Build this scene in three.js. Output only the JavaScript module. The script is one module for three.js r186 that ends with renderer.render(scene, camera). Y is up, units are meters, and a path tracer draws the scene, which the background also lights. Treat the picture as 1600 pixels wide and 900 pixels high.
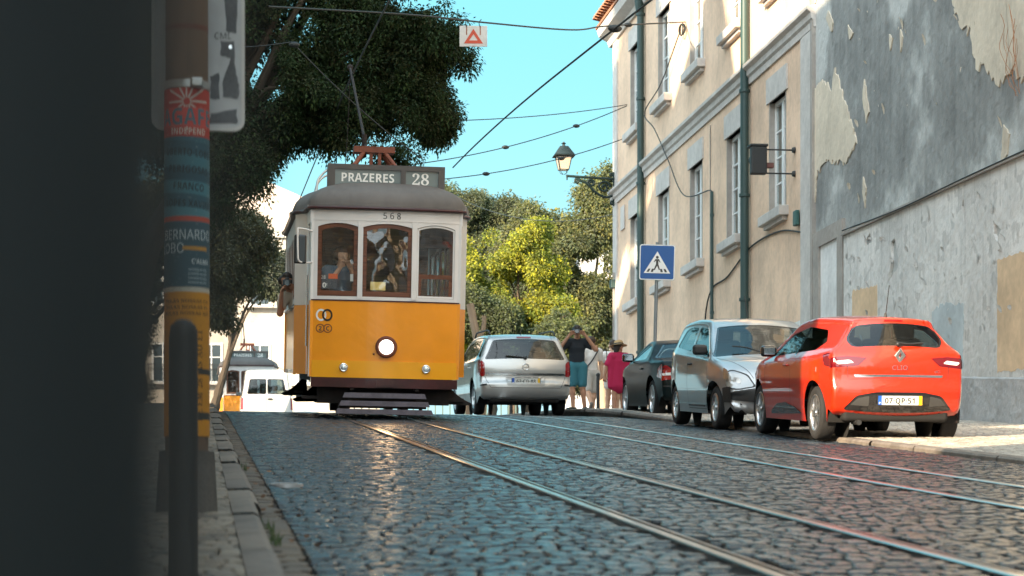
import * as THREE from 'three';
import { mergeGeometries, mergeVertices, toCreasedNormals } from 'three/addons/utils/BufferGeometryUtils.js';
import { RoundedBoxGeometry } from 'three/addons/geometries/RoundedBoxGeometry.js';
import { TessellateModifier } from 'three/addons/modifiers/TessellateModifier.js';
import { MarchingCubes } from 'three/addons/objects/MarchingCubes.js';
import { FontLoader } from 'three/addons/loaders/FontLoader.js';
import { TextGeometry } from 'three/addons/geometries/TextGeometry.js';

// ------------------------------------------------------------------ camera, sky, sun, exposure
const scene = new THREE.Scene();
const FOCAL = 3700, YAW = Math.atan(489 / 3700), EYE = 0.736;          // focal length in pixels of a 1600 px wide picture
const camera = new THREE.PerspectiveCamera(2 * Math.atan(900 / FOCAL) * 180 / Math.PI, 1600 / 1800, 0.05, 1500);
camera.setViewOffset(1600, 1800, 0, 0, 1600, 900);                     // level camera, lens shifted upwards
camera.position.set(0, EYE, 0);
camera.rotation.y = -YAW;
camera.focus = 33;
camera.userData.fStop = 3.8;
const renderer = new THREE.WebGLRenderer({ antialias: true });
renderer.toneMapping = THREE.LinearToneMapping;
renderer.toneMappingExposure = 2.9;
renderer.shadowMap.enabled = true;

const SUN_DIR = new THREE.Vector3(-1, 0.50, 1.05).normalize();           // towards the sun: low, behind the camera and to the left
{
  const W = 512, H = 256, d = new Float32Array(W * H * 4);
  const mix = (a, b, t) => a + (b - a) * t, ss = (x, a, b) => { x = Math.min(1, Math.max(0, (x - a) / (b - a))); return x * x * (3 - 2 * x); };
  const zen = [0.155, 0.40, 0.56], mid = [0.165, 0.455, 0.54], hor = [0.36, 0.55, 0.58], warm = [0.95, 0.90, 0.89];
  for (let r = 0; r < H; r++) for (let c = 0; c < W; c++) {
    const up = ((r + 0.5) / H - 0.5) * Math.PI, az = ((c + 0.5) / W - 0.5) * 2 * Math.PI;
    const x = Math.cos(az) * Math.cos(up), y = Math.sin(up), z = Math.sin(az) * Math.cos(up);
    const cs = x * SUN_DIR.x + y * SUN_DIR.y + z * SUN_DIR.z;
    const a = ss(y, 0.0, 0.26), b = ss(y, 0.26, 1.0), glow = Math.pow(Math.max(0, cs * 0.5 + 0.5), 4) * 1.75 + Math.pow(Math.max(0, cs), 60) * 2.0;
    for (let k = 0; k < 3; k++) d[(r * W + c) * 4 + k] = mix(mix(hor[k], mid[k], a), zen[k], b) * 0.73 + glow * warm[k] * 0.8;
    d[(r * W + c) * 4 + 3] = 1;
  }
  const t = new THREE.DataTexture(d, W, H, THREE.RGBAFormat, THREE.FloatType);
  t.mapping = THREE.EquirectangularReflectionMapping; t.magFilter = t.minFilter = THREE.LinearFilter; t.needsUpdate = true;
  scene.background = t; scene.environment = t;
}
const sun = new THREE.DirectionalLight(new THREE.Color(1.0, 0.80, 0.56), 5);
sun.name = 'sun'; sun.position.copy(SUN_DIR).multiplyScalar(150).add(new THREE.Vector3(5, 4, -40)); sun.target.position.set(5, 4, -40);
sun.castShadow = true; sun.shadow.mapSize.set(4096, 4096);
Object.assign(sun.shadow.camera, { left: -90, right: 90, top: 90, bottom: -90, near: 1, far: 400 });
scene.add(sun, sun.target);

// ------------------------------------------------------------------ helpers
function rng(seed) { let a = seed >>> 0; return () => { a = (a + 0x6D2B79F5) | 0; let t = Math.imul(a ^ (a >>> 15), 1 | a); t = (t + Math.imul(t ^ (t >>> 7), 61 | t)) ^ t; return ((t ^ (t >>> 14)) >>> 0) / 4294967296; }; }
const clamp = (x, a = 0, b = 1) => Math.min(b, Math.max(a, x)), lerp = (a, b, t) => a + (b - a) * t;
const smooth = (x, a, b) => { x = clamp((x - a) / (b - a)); return x * x * (3 - 2 * x); };
const V3 = (x, y, z) => new THREE.Vector3(x, y, z);
function hash2(x, y, s) { let h = Math.imul(x, 374761393) ^ Math.imul(y, 668265263) ^ Math.imul(s, 2246822519); h = Math.imul(h ^ (h >>> 13), 1274126177); return ((h ^ (h >>> 16)) >>> 0) / 4294967296; }
function vnoise(x, y, per, s) { const xi = Math.floor(x), yi = Math.floor(y), fx = x - xi, fy = y - yi, u = fx * fx * (3 - 2 * fx), v = fy * fy * (3 - 2 * fy), m = (k) => ((k % per) + per) % per; const g = (i, j) => hash2(m(xi + i), m(yi + j), s); return lerp(lerp(g(0, 0), g(1, 0), u), lerp(g(0, 1), g(1, 1), u), v); }
function fbm(u, v, f, oct, s) { let a = 0, w = 0.5, t = 0; for (let o = 0; o < oct; o++) { a += w * vnoise(u * f, v * f, f, s + o * 17); t += w; w *= 0.5; f *= 2; } return a / t; }
function tex(n, size, fn, srgb = true) {           // fn(u, v) -> [r, g, b] in 0..1; the texture covers size metres
  const d = new Uint8Array(n * n * 4);
  for (let j = 0; j < n; j++) for (let i = 0; i < n; i++) { const c = fn((i + 0.5) / n, (j + 0.5) / n), k = (j * n + i) * 4; for (let q = 0; q < 3; q++) d[k + q] = 255 * clamp(c[q] ?? c[0]); d[k + 3] = 255; }
  const t = new THREE.DataTexture(d, n, n); t.magFilter = THREE.LinearFilter; t.minFilter = THREE.LinearMipmapLinearFilter; t.wrapS = t.wrapT = THREE.RepeatWrapping;
  if (srgb) t.colorSpace = THREE.SRGBColorSpace; t.repeat.set(1 / size, 1 / size); t.needsUpdate = true; return t;
}
function canvasTex(w, h, draw) { const c = document.createElement('canvas'); c.width = w; c.height = h; draw(c.getContext('2d'), w, h); const t = new THREE.CanvasTexture(c); t.colorSpace = THREE.SRGBColorSpace; return t; }
const col = (c) => Array.isArray(c) ? new THREE.Color().setRGB(...c) : new THREE.Color(c);
const std = (c, roughness = 0.8, o = {}) => new THREE.MeshStandardMaterial({ color: col(c), roughness, ...o });
const phys = (c, roughness = 0.4, o = {}) => new THREE.MeshPhysicalMaterial({ color: col(c), roughness, ...o });
// mottling: a grey multiplier texture (fine and coarse grain) and a bump texture that materials share
const grainA = tex(512, 2.3, (u, v) => { const a = fbm(u, v, 5, 6, 3), b = fbm(u, v, 31, 4, 9); return [clamp(0.80 + 0.3 * (a * 0.65 + b * 0.35) - 0.02)]; });
const grainB = tex(512, 0.8, (u, v) => { const a = fbm(u, v, 7, 5, 21), b = vnoise(u * 128, v * 128, 128, 5); return [clamp(0.62 + 0.5 * (a * 0.6 + b * 0.25))]; });
const paintGrain = tex(256, 1.7, (u, v) => [clamp(0.95 + 0.07 * (fbm(u, v, 6, 5, 14) - 0.3))]);
const bumpA = tex(512, 1.1, (u, v) => [fbm(u, v, 9, 6, 40)], false);
const bumpFine = tex(256, 0.25, (u, v) => [fbm(u, v, 16, 4, 77)], false);
const wavy = tex(256, 1.3, (u, v) => [0.5 + 0.5 * Math.sin(6.283 * (u * 2 + 1.2 * fbm(u, v, 3, 3, 5))) * 0.5 + 0.5 * (fbm(u, v, 4, 3, 8) - 0.5)], false);
const streak = tex(512, 3.0, (u, v) => { const a = vnoise(u * 70, v * 3, 70, 3) * 0.5 + vnoise(u * 23, v * 2, 23, 8) * 0.5, b = fbm(u, v, 4, 6, 31), c = fbm(u, v, 40, 3, 33); return [clamp(0.73 + 0.05 * a + 0.24 * b + 0.09 * c)]; });

function uvm(g) {                                   // uv in metres, by the way each face points
  if (g.index) g = g.toNonIndexed();
  const p = g.attributes.position, uv = new Float32Array(p.count * 2), a = V3(), b = V3(), c = V3();
  for (let i = 0; i < p.count; i += 3) {
    a.fromBufferAttribute(p, i); b.fromBufferAttribute(p, i + 1); c.fromBufferAttribute(p, i + 2);
    const n = b.clone().sub(a).cross(c.clone().sub(a)), x = Math.abs(n.x), y = Math.abs(n.y), z = Math.abs(n.z);
    [a, b, c].forEach((q, k) => { const o = (i + k) * 2; if (x >= y && x >= z) { uv[o] = q.z; uv[o + 1] = q.y; } else if (y >= z) { uv[o] = q.x; uv[o + 1] = q.z; } else { uv[o] = q.x; uv[o + 1] = q.y; } });
  }
  g.setAttribute('uv', new THREE.BufferAttribute(uv, 2)); return g;
}
const plain = (g) => { g = g.index ? g.toNonIndexed() : g; for (const k of Object.keys(g.attributes)) if (!['position', 'normal', 'uv'].includes(k)) g.deleteAttribute(k); if (!g.attributes.normal) g.computeVertexNormals(); if (!g.attributes.uv) uvm(g); return g; };
const merge = (...l) => { l = l.flat(); return l.length === 1 ? plain(l[0]) : mergeGeometries(l.map(plain)); };
const box = (w, h, d, x = 0, y = 0, z = 0) => uvm(new THREE.BoxGeometry(w, h, d).translate(x, y, z));
const bx2 = (x0, x1, y0, y1, z0, z1) => box(x1 - x0, y1 - y0, z1 - z0, (x0 + x1) / 2, (y0 + y1) / 2, (z0 + z1) / 2);
const rbox = (w, h, d, r, x = 0, y = 0, z = 0, seg = 2) => uvm(new RoundedBoxGeometry(w, h, d, seg, Math.min(r, w / 2.01, h / 2.01, d / 2.01)).translate(x, y, z));
const cyl = (r0, r1, h, x = 0, y = 0, z = 0, n = 20, axis = 'y') => { const g = new THREE.CylinderGeometry(r0, r1, h, n); if (axis === 'x') g.rotateZ(Math.PI / 2); if (axis === 'z') g.rotateX(Math.PI / 2); return g.translate(x, y, z); };
const tube = (pts, r, n = 24, rad = 6) => new THREE.TubeGeometry(new THREE.CatmullRomCurve3(pts.map((p) => V3(...p)), false, 'centripetal'), n, r, rad);
const rod = (a, b, r, rad = 8) => { const A = V3(...a), B = V3(...b), d = B.clone().sub(A), g = new THREE.CylinderGeometry(r, r, d.length(), rad); g.applyQuaternion(new THREE.Quaternion().setFromUnitVectors(V3(0, 1, 0), d.normalize())); return g.translate((A.x + B.x) / 2, (A.y + B.y) / 2, (A.z + B.z) / 2); };
const sphere = (r, x = 0, y = 0, z = 0, a = 16, b = 12) => new THREE.SphereGeometry(r, a, b).translate(x, y, z);
const extr = (shape, depth, o = {}) => new THREE.ExtrudeGeometry(shape, { depth, bevelEnabled: false, curveSegments: 10, ...o });
const poly = (pts) => new THREE.Shape(pts.map((p) => new THREE.Vector2(p[0], p[1])));
const rrect = (x0, y0, x1, y1, r) => { const s = new THREE.Shape(); s.moveTo(x0 + r, y0); s.lineTo(x1 - r, y0); s.absarc(x1 - r, y0 + r, r, -Math.PI / 2, 0); s.lineTo(x1, y1 - r); s.absarc(x1 - r, y1 - r, r, 0, Math.PI / 2); s.lineTo(x0 + r, y1); s.absarc(x0 + r, y1 - r, r, Math.PI / 2, Math.PI); s.lineTo(x0, y0 + r); s.absarc(x0 + r, y0 + r, r, Math.PI, Math.PI * 1.5); return s; };
const taken = {};
function numbered(n) { const k = taken[n] = (taken[n] ?? -1) + 1; return k ? n + '_' + String(k).padStart(3, '0') : n; }
function part(name, geo, mat, parent, kind) {        // one named mesh; parent = a group or the scene
  const m = new THREE.Mesh(Array.isArray(geo) ? merge(geo) : geo, mat); m.castShadow = m.receiveShadow = true;
  m.name = parent === scene ? numbered(name) : name; if (kind) m.userData.kind = kind; parent.add(m); return m;
}
function thing(name, label, category, group) { const g = new THREE.Group(); g.name = numbered(name); g.userData = { label, category }; if (group) g.userData.group = group; scene.add(g); return g; }
function setting(name) { const g = new THREE.Group(); g.name = numbered(name); g.userData = { kind: 'structure' }; scene.add(g); return g; }
const shift = (g, x, y, z) => { g.position.set(x, y, z); return g; };
const off = (geo, g) => { geo = Array.isArray(geo) ? merge(geo) : geo; return geo.translate(-g.position.x, -g.position.y, -g.position.z); };   // world coordinates -> the group's own
function panel(shape, map, maxEdge = 0.08) {         // a flat outline cut fine and carried onto a curved surface by map(x, y) -> Vector3
  let g = new THREE.ShapeGeometry(shape, 12); g = new TessellateModifier(maxEdge, 9).modify(g.index ? g.toNonIndexed() : g);
  const p = g.attributes.position, n = new Float32Array(p.count * 3), e = 2e-3, a = V3(), b = V3();
  for (let i = 0; i < p.count; i++) {
    const x = p.getX(i), y = p.getY(i), q = map(x, y);
    a.copy(map(x + e, y)).sub(map(x - e, y)); b.copy(map(x, y + e)).sub(map(x, y - e)); a.cross(b).normalize();
    n.set([a.x, a.y, a.z], i * 3); p.setXYZ(i, q.x, q.y, q.z);
  }
  g.setAttribute('normal', new THREE.BufferAttribute(n, 3));
  // keep each face turned the way its normal points
  const f = V3(), A = V3(), B = V3(), C = V3(), N = V3();
  for (let i = 0; i < p.count; i += 3) {
    A.fromBufferAttribute(p, i); B.fromBufferAttribute(p, i + 1); C.fromBufferAttribute(p, i + 2); N.fromArray(n, i * 3);
    f.copy(B).sub(A).cross(C.clone().sub(A)); if (f.dot(N) < 0) { for (let k = 0; k < 9; k++) n[i * 3 + k] *= -1; }
  }
  return g;
}

// ------------------------------------------------------------------ the lie of the street: X across, L along (z = -L)
const K = 0.0011;
function rise(L) { if (L <= 33) return 0.0884 * L; if (L <= 46) return 0.0884 * L - K * (L - 33) ** 2; const y46 = 0.0884 * 46 - K * 169; if (L <= 95) return y46 + 0.055 * (L - 46); return y46 + 0.055 * 49 + 0.03 * (L - 95); }
const road = (X, L) => rise(L) - 0.006 * (X - 2.5);
const slopeAt = (L) => Math.atan((rise(L + 0.5) - rise(L - 0.5)));
const KERB_L = 0.26, KERB_R = 6.92, WALL = 11;
const kerbHeight = (L) => 0.05 + 0.10 * smooth(L, 33, 43);
const walkR = (X, L) => road(KERB_R, L) + kerbHeight(L) + 0.012 * (X - KERB_R);
const walkL = (X, L) => road(KERB_L, L) + 0.13;
function ribbon(profile, L0, L1, step, y) {          // profile [[X, height], ...] closed or open line swept along the street
  const n = Math.max(1, Math.ceil((L1 - L0) / step)), pos = [], idx = [], m = profile.length;
  for (let i = 0; i <= n; i++) { const L = L0 + (L1 - L0) * i / n; for (const [X, h] of profile) pos.push(X, y(X, L) + h, -L); }
  for (let i = 0; i < n; i++) for (let j = 0; j < m - 1; j++) { const a = i * m + j, b = a + 1, c = a + m, d = c + 1; idx.push(a, b, c, b, d, c); }
  const g = new THREE.BufferGeometry(); g.setAttribute('position', new THREE.Float32BufferAttribute(pos, 3)); g.setIndex(idx); const q = uvm(g); q.computeVertexNormals(); return q;
}
function onSlope(g, X, L, y, yaw = 0) {              // put a thing on the sloping street
  g.position.set(X, y ?? road(X, L), -L);
  g.quaternion.setFromAxisAngle(V3(1, 0, 0), slopeAt(L)).multiply(new THREE.Quaternion().setFromAxisAngle(V3(0, 1, 0), yaw)); return g;
}
function inFrame(X, y, L) { const c = Math.cos(YAW), s = Math.sin(YAW), d = L * c + X * s, px = 800 + FOCAL * (X * c - L * s) / d, py = 900 - FOCAL * (y - EYE) / d; return d > 0 && px > -10 && px < 1610 && py > -10 && py < 905; }
const font = await new FontLoader().loadAsync('fonts/droid/droid_sans_bold.typeface.json');
const fontReg = await new FontLoader().loadAsync('fonts/droid/droid_sans_regular.typeface.json');
const fontSerif = await new FontLoader().loadAsync('fonts/droid/droid_serif_bold.typeface.json');
function text(str, size, depth = 0.004, f = font) { const g = new TextGeometry(str, { font: f, size, depth, curveSegments: 4, bevelEnabled: false }); g.computeBoundingBox(); const b = g.boundingBox; return g.translate(-(b.min.x + b.max.x) / 2, -(b.min.y + b.max.y) / 2, 0); }

// ------------------------------------------------------------------ ground, road, rails, kerbs, pavements
const M = {};
M.soil = std([0.16, 0.13, 0.10], 0.95, { map: grainB, bumpMap: bumpA, bumpScale: 0.03 });
M.mortar = std([0.035, 0.032, 0.03], 0.95, { map: grainB, bumpMap: bumpFine, bumpScale: 0.006 });
M.farRoad = std([0.09, 0.09, 0.09], 0.6, { map: grainB, bumpMap: bumpA, bumpScale: 0.02 });
M.cobble = std([1, 1, 1], 0.22, { bumpMap: bumpFine, bumpScale: 0.004 });
M.setts = std([1, 1, 1], 0.75, { bumpMap: bumpFine, bumpScale: 0.004 });
M.granite = [0, 1, 2].map((k) => std([[0.24, 0.205, 0.175], [0.28, 0.24, 0.20], [0.20, 0.175, 0.155]][k], 0.8, { map: grainB, bumpMap: bumpA, bumpScale: 0.012 }));
M.steel = std([0.62, 0.60, 0.58], 0.24, { metalness: 1, roughnessMap: tex(256, 1.5, (u, v) => [0.6, 0.75 + 0.25 * vnoise(u * 90, v * 4, 90, 2), 0.5], false) });
M.rustSteel = std([0.10, 0.065, 0.045], 0.75, { metalness: 0.3, map: grainB });

{
  // the wide ground sheet that everything stands on
  const g = new THREE.BufferGeometry(), pos = [], idx = [], xs = [-320, -120, -40, -12, 0, 12, 24, 60, 140, 320], ls = [];
  for (let L = -160; L < 30; L += 10) ls.push(L); for (let L = 30; L < 100; L += 2.5) ls.push(L); for (let L = 100; L <= 700; L += 50) ls.push(L);
  for (const L of ls) for (const X of xs) pos.push(X, rise(L) - 0.22, -L);
  for (let i = 0; i < ls.length - 1; i++) for (let j = 0; j < xs.length - 1; j++) { const a = i * xs.length + j; idx.push(a, a + 1, a + xs.length, a + 1, a + xs.length + 1, a + xs.length); }
  g.setAttribute('position', new THREE.Float32BufferAttribute(pos, 3)); g.setIndex(idx); const q = uvm(g); q.computeVertexNormals();
  part('ground', q, M.soil, scene, 'structure');
}
const roadway = setting('cobbled_road');
part('road_bed', ribbon([[KERB_L - 0.05, -0.026], [KERB_R + 0.05, -0.026]], -45, 46, 1, road), M.mortar, roadway);
part('far_carriageway', ribbon([[KERB_L - 0.05, 0], [KERB_R + 0.05, 0]], 46, 150, 2, road), M.farRoad, roadway);
const RAILS = [2.05, 2.96, 4.55, 5.45];
{
  // one sett: domed top, worn edges, skirt into the joint
  const sett = (() => {
    const n = 4, pos = [], idx = [], at = [-0.5, -0.36, 0.36, 0.5];
    for (let j = 0; j < n; j++) for (let i = 0; i < n; i++) { const e = (i % 3 === 0) + (j % 3 === 0); pos.push(at[i] * (e === 2 ? 0.93 : 1), -[0, 0.07, 0.15][e], at[j] * (e === 2 ? 0.93 : 1)); }
    for (let j = 0; j < 3; j++) for (let i = 0; i < 3; i++) { const a = j * n + i; idx.push(a, a + n, a + 1, a + 1, a + n, a + n + 1); }
    const ring = [0, 1, 2, 3, 7, 11, 15, 14, 13, 12, 8, 4], k0 = n * n;
    ring.forEach((r) => pos.push(pos[r * 3] * 0.98, -0.5, pos[r * 3 + 2] * 0.98));
    ring.forEach((r, k) => { const s = ring[(k + 1) % 12], a = k0 + k, b = k0 + (k + 1) % 12; idx.push(r, s, a, s, b, a); });
    const g = new THREE.BufferGeometry(); g.setAttribute('position', new THREE.Float32BufferAttribute(pos, 3)); g.setIndex(idx);
    const uv = []; for (let i = 0; i < pos.length / 3; i++) uv.push(pos[i * 3] * 0.11, pos[i * 3 + 2] * 0.11);
    g.setAttribute('uv', new THREE.Float32BufferAttribute(uv, 2)); g.computeVertexNormals(); return g;
  })();
  function lay(parent, name, stuffName, X0, X1, L0, L1, pitch, y, mat, tints, seed, nParts, skip, tilt, gap) {
    const R = rng(seed), list = [], q = new THREE.Quaternion(), e = new THREE.Euler();
    for (let L = L0, row = 0; L < L1; L += pitch, row++) {
      let X = X0 + (row % 2) * pitch * 0.45 * R();
      while (X < X1) {
        const w = Math.min(pitch * (0.8 + 0.55 * R()), X1 - X + 0.01), xc = X + w / 2, lc = L + (R() - 0.5) * pitch * 0.26 + 0.035 * Math.sin(xc * 1.7 + L * 0.35);
        X += w;
        if (w < pitch * 0.4 || skip(xc, w)) continue;
        const yy = y(xc, lc) + (R() - 0.5) * tilt * 0.10;
        e.set(slopeAt(lc) + (R() - 0.5) * tilt, (R() - 0.5) * 0.24, (R() - 0.5) * tilt); q.setFromEuler(e);
        const m = new THREE.Matrix4().compose(V3(xc, yy, -lc), q, V3(w - gap, 0.045, pitch * (0.97 + 0.1 * R()) - gap));
        const t = tints[Math.floor(R() * tints.length)], k = 0.7 + 0.6 * R();
        list.push({ m, c: [t[0] * k, t[1] * k, t[2] * k], L: lc, seen: inFrame(xc, yy, lc) });
      }
    }
    list.sort((a, b) => (b.seen - a.seen) || a.L - b.L);
    const near = list.slice(0, nParts), rest = list.slice(nParts), mats = tints.map((t) => { const c = mat.clone(); c.color.setRGB(...t); return c; });
    for (const s of near) { const o = part(name, sett, mats[Math.floor(R() * mats.length)], parent); s.m.decompose(o.position, o.quaternion, o.scale); }
    const inst = new THREE.InstancedMesh(sett, mat, rest.length), c = new THREE.Color(); inst.name = stuffName; inst.userData.kind = 'stuff'; inst.castShadow = inst.receiveShadow = true;
    rest.forEach((s, i) => { inst.setMatrixAt(i, s.m); inst.setColorAt(i, c.setRGB(...s.c)); }); parent.add(inst);
  }
  const nearRail = (x, w) => RAILS.some((r) => Math.abs(x - r - 0.02) < 0.075 + w * 0.35);
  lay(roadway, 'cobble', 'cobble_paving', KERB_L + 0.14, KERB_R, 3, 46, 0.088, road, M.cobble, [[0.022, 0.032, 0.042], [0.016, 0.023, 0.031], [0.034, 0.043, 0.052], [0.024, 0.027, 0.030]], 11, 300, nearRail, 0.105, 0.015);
  // dirty gutter row beside the left kerb
  lay(roadway, 'gutter_stone', 'gutter_paving', KERB_L, KERB_L + 0.14, 3, 44, 0.13, (x, l) => road(x, l) - 0.004, M.setts, [[0.11, 0.08, 0.055], [0.085, 0.065, 0.05]], 13, 60, () => false, 0.06, 0.012);
  const left = setting('pavement_left'), right = setting('pavement_right');
  part('pavement_bed', ribbon([[-4, -0.02], [0.14, -0.02]], -45, 46, 1, walkL), M.mortar, left);
  part('far_pavement', ribbon([[-6, 0], [0.14, 0]], 46, 150, 2, walkL), M.granite[2], left);
  lay(left, 'paving_stone', 'paving_stones', -1.4, 0.13, 4, 40, 0.085, walkL, M.setts, [[0.24, 0.20, 0.16], [0.19, 0.165, 0.14], [0.28, 0.24, 0.19]], 17, 120, () => false, 0.05, 0.011);
  part('pavement_bed', ribbon([[KERB_R + 0.16, -0.02], [WALL + 0.3, -0.02]], -45, 46, 1, walkR), M.mortar, right);
  part('far_pavement', ribbon([[KERB_R + 0.16, 0], [WALL + 8, 0]], 46, 150, 2, walkR), M.granite[1], right);
  lay(right, 'paving_stone', 'paving_stones', KERB_R + 0.17, WALL, 17, 46, 0.08, walkR, M.setts, [[0.42, 0.37, 0.31], [0.36, 0.32, 0.27], [0.48, 0.43, 0.36], [0.30, 0.26, 0.22]], 19, 300, () => false, 0.04, 0.010);
  // kerbs, stone by stone
  const R = rng(5), kl = setting('kerb_left'), kr = setting('kerb_right');
  for (let L = 2; L < 45;) { const d = 0.8 + 0.5 * R(), j = (R() - 0.5) * 0.022, k = 0.128 + (R() - 0.5) * 0.02; part('kerb_stone', ribbon([[0.135, -0.1], [0.135, k], [0.225 + j, k + 0.004], [0.245 + j, k - 0.006], [0.258 + j, k - 0.03], [0.262 + j, -0.05]], L + 0.006, L + d - 0.006, 0.4, (x, l) => road(KERB_L, l)), M.granite[Math.floor(R() * 3)], kl); L += d; }
  for (let L = 16; L < 62;) { const d = 0.6 + 0.6 * R(), j = (R() - 0.5) * 0.03; part('kerb_stone', ribbon([[KERB_R + j, -0.06], [KERB_R + j, -0.02], [KERB_R + 0.02 + j, 0.0], [KERB_R + 0.155, 0.004], [KERB_R + 0.155, -0.2]], L + 0.008, L + d - 0.008, 0.3, (x, l) => road(KERB_R, l) + kerbHeight(l)), M.granite[Math.floor(R() * 3)], kr); L += d; }
  for (let t = 0; t < 2; t++) {
    const track = setting('tram_track');
    for (const X of RAILS.slice(t * 2, t * 2 + 2)) {
      part('rail', ribbon([[X - 0.03, -0.03], [X - 0.03, 0.003], [X - 0.022, 0.008], [X + 0.022, 0.008], [X + 0.03, 0.003], [X + 0.03, -0.03]], -40, 95, 0.8, road), M.steel, track);
      part('rail_groove', ribbon([[X + 0.03, -0.02], [X + 0.07, -0.02]], -40, 95, 1, road), M.rustSteel, track);
      part('rail_lip', ribbon([[X + 0.068, -0.03], [X + 0.068, 0.002], [X + 0.085, 0.002], [X + 0.085, -0.03]], -40, 95, 1, road), M.steel, track);
    }
  }
  // drain cover by the left kerb
  const dc = thing('drain_cover', 'small round pale metal cover in the cobbles beside the left kerb', 'drain cover');
  onSlope(dc, 0.52, 14.3); part('lid', [new THREE.CylinderGeometry(0.10, 0.105, 0.02, 28).translate(0, 0.006, 0), ...[-2, -1, 0, 1, 2].map((k) => box(0.14, 0.006, 0.012, 0, 0.018, k * 0.028))], std([0.5, 0.5, 0.5], 0.5, { metalness: 0.6, map: grainB }), dc);
  // weeds and fallen leaves in the gutter
  const RW = rng(91), weed = [];
  for (const [L, n] of [[9.7, 16], [10.4, 8], [16.5, 6]]) for (let k = 0; k < n; k++) { const a = RW() * 6.3, h = 0.03 + 0.05 * RW(), x = KERB_L + 0.02 + RW() * 0.05, l = L + (RW() - 0.5) * 0.35; const g = new THREE.ConeGeometry(0.006, h, 4).translate(0, h / 2, 0).rotateZ((RW() - 0.5) * 1.2).rotateY(a).translate(x, road(x, l), -l); weed.push(g); }
  part('weeds', weed, std([0.05, 0.075, 0.02], 0.8), scene, 'stuff').userData.label = 'tufts of green weed along the left gutter';
  const lf = []; for (let k = 0; k < 18; k++) { const l = 8.4 + RW() * 9, x = KERB_L + 0.03 + RW() * 0.2; lf.push(new THREE.CircleGeometry(0.012 + 0.012 * RW(), 6).scale(1, 0.6, 1).rotateX(-1.2 + RW() * 0.8).rotateY(RW() * 6).translate(x, road(x, l) + 0.014, -l)); }
  part('fallen_leaves', lf, std([0.15, 0.075, 0.035], 0.8, { side: THREE.DoubleSide }), scene, 'stuff').userData.label = 'dry brown leaves lying in the left gutter';
}

// ------------------------------------------------------------------ the house on the right
M.cream = std([0.88, 0.63, 0.45], 0.9, { map: streak, bumpMap: bumpA, bumpScale: 0.008 });
M.whiteWash = std([0.80, 0.79, 0.77], 0.9, { map: streak, bumpMap: bumpA, bumpScale: 0.01 });
M.stone = std([0.66, 0.62, 0.58], 0.85, { map: grainA, bumpMap: bumpA, bumpScale: 0.008 });
M.stoneDark = std([0.42, 0.38, 0.34], 0.85, { map: grainA, bumpMap: bumpA, bumpScale: 0.008 });
M.frame = std([0.84, 0.84, 0.82], 0.5, { map: paintGrain });
M.pane = phys([0.85, 0.92, 0.93], 0.03, { transmission: 1, ior: 1.6, bumpMap: wavy, bumpScale: 0.004 });
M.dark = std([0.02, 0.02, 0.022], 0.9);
M.curtain = std([0.5, 0.48, 0.44], 0.95, { map: streak });
M.pipe = std([0.035, 0.075, 0.072], 0.5, { map: grainA });
M.iron = std([0.018, 0.022, 0.022], 0.5, { map: grainB });
M.roofTile = std([0.42, 0.19, 0.10], 0.85, { map: grainA });
M.wood = std([0.19, 0.065, 0.03], 0.45, { map: tex(256, 0.7, (u, v) => [0.7 + 0.3 * vnoise(u * 3 + 2 * vnoise(u * 4, v * 4, 4, 1), v * 50, 50, 3)]) });
const toWall = (g, X) => g.rotateY(-Math.PI / 2).translate(X, 0, 0);     // outline drawn with x = -L, depth turned away from the street: X is the outer face + depth
const slab = (shape, face, depth) => uvm(toWall(extr(shape, depth), face + depth));
const rectL = (L0, L1, y0, y1) => poly([[-L1, y0], [-L0, y0], [-L0, y1], [-L1, y1]]);
const house = shift(thing('corner_house', 'cream rendered two storey house with white casement windows on the right', 'house'), WALL, 3.4, -52);
const HP = (name, geo, mat, parent = house) => part(name, off(geo, house), mat, parent);
const lowerW = [43.7, 47.44, 51.2, 54.93, 58.65].map((L) => [L, L + 1.3, 7.73, 9.92]), upperW = lowerW.map(([a, b]) => [a - 0.1, b - 0.1 + 0.1, 12.1, 14.25]);
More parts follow.
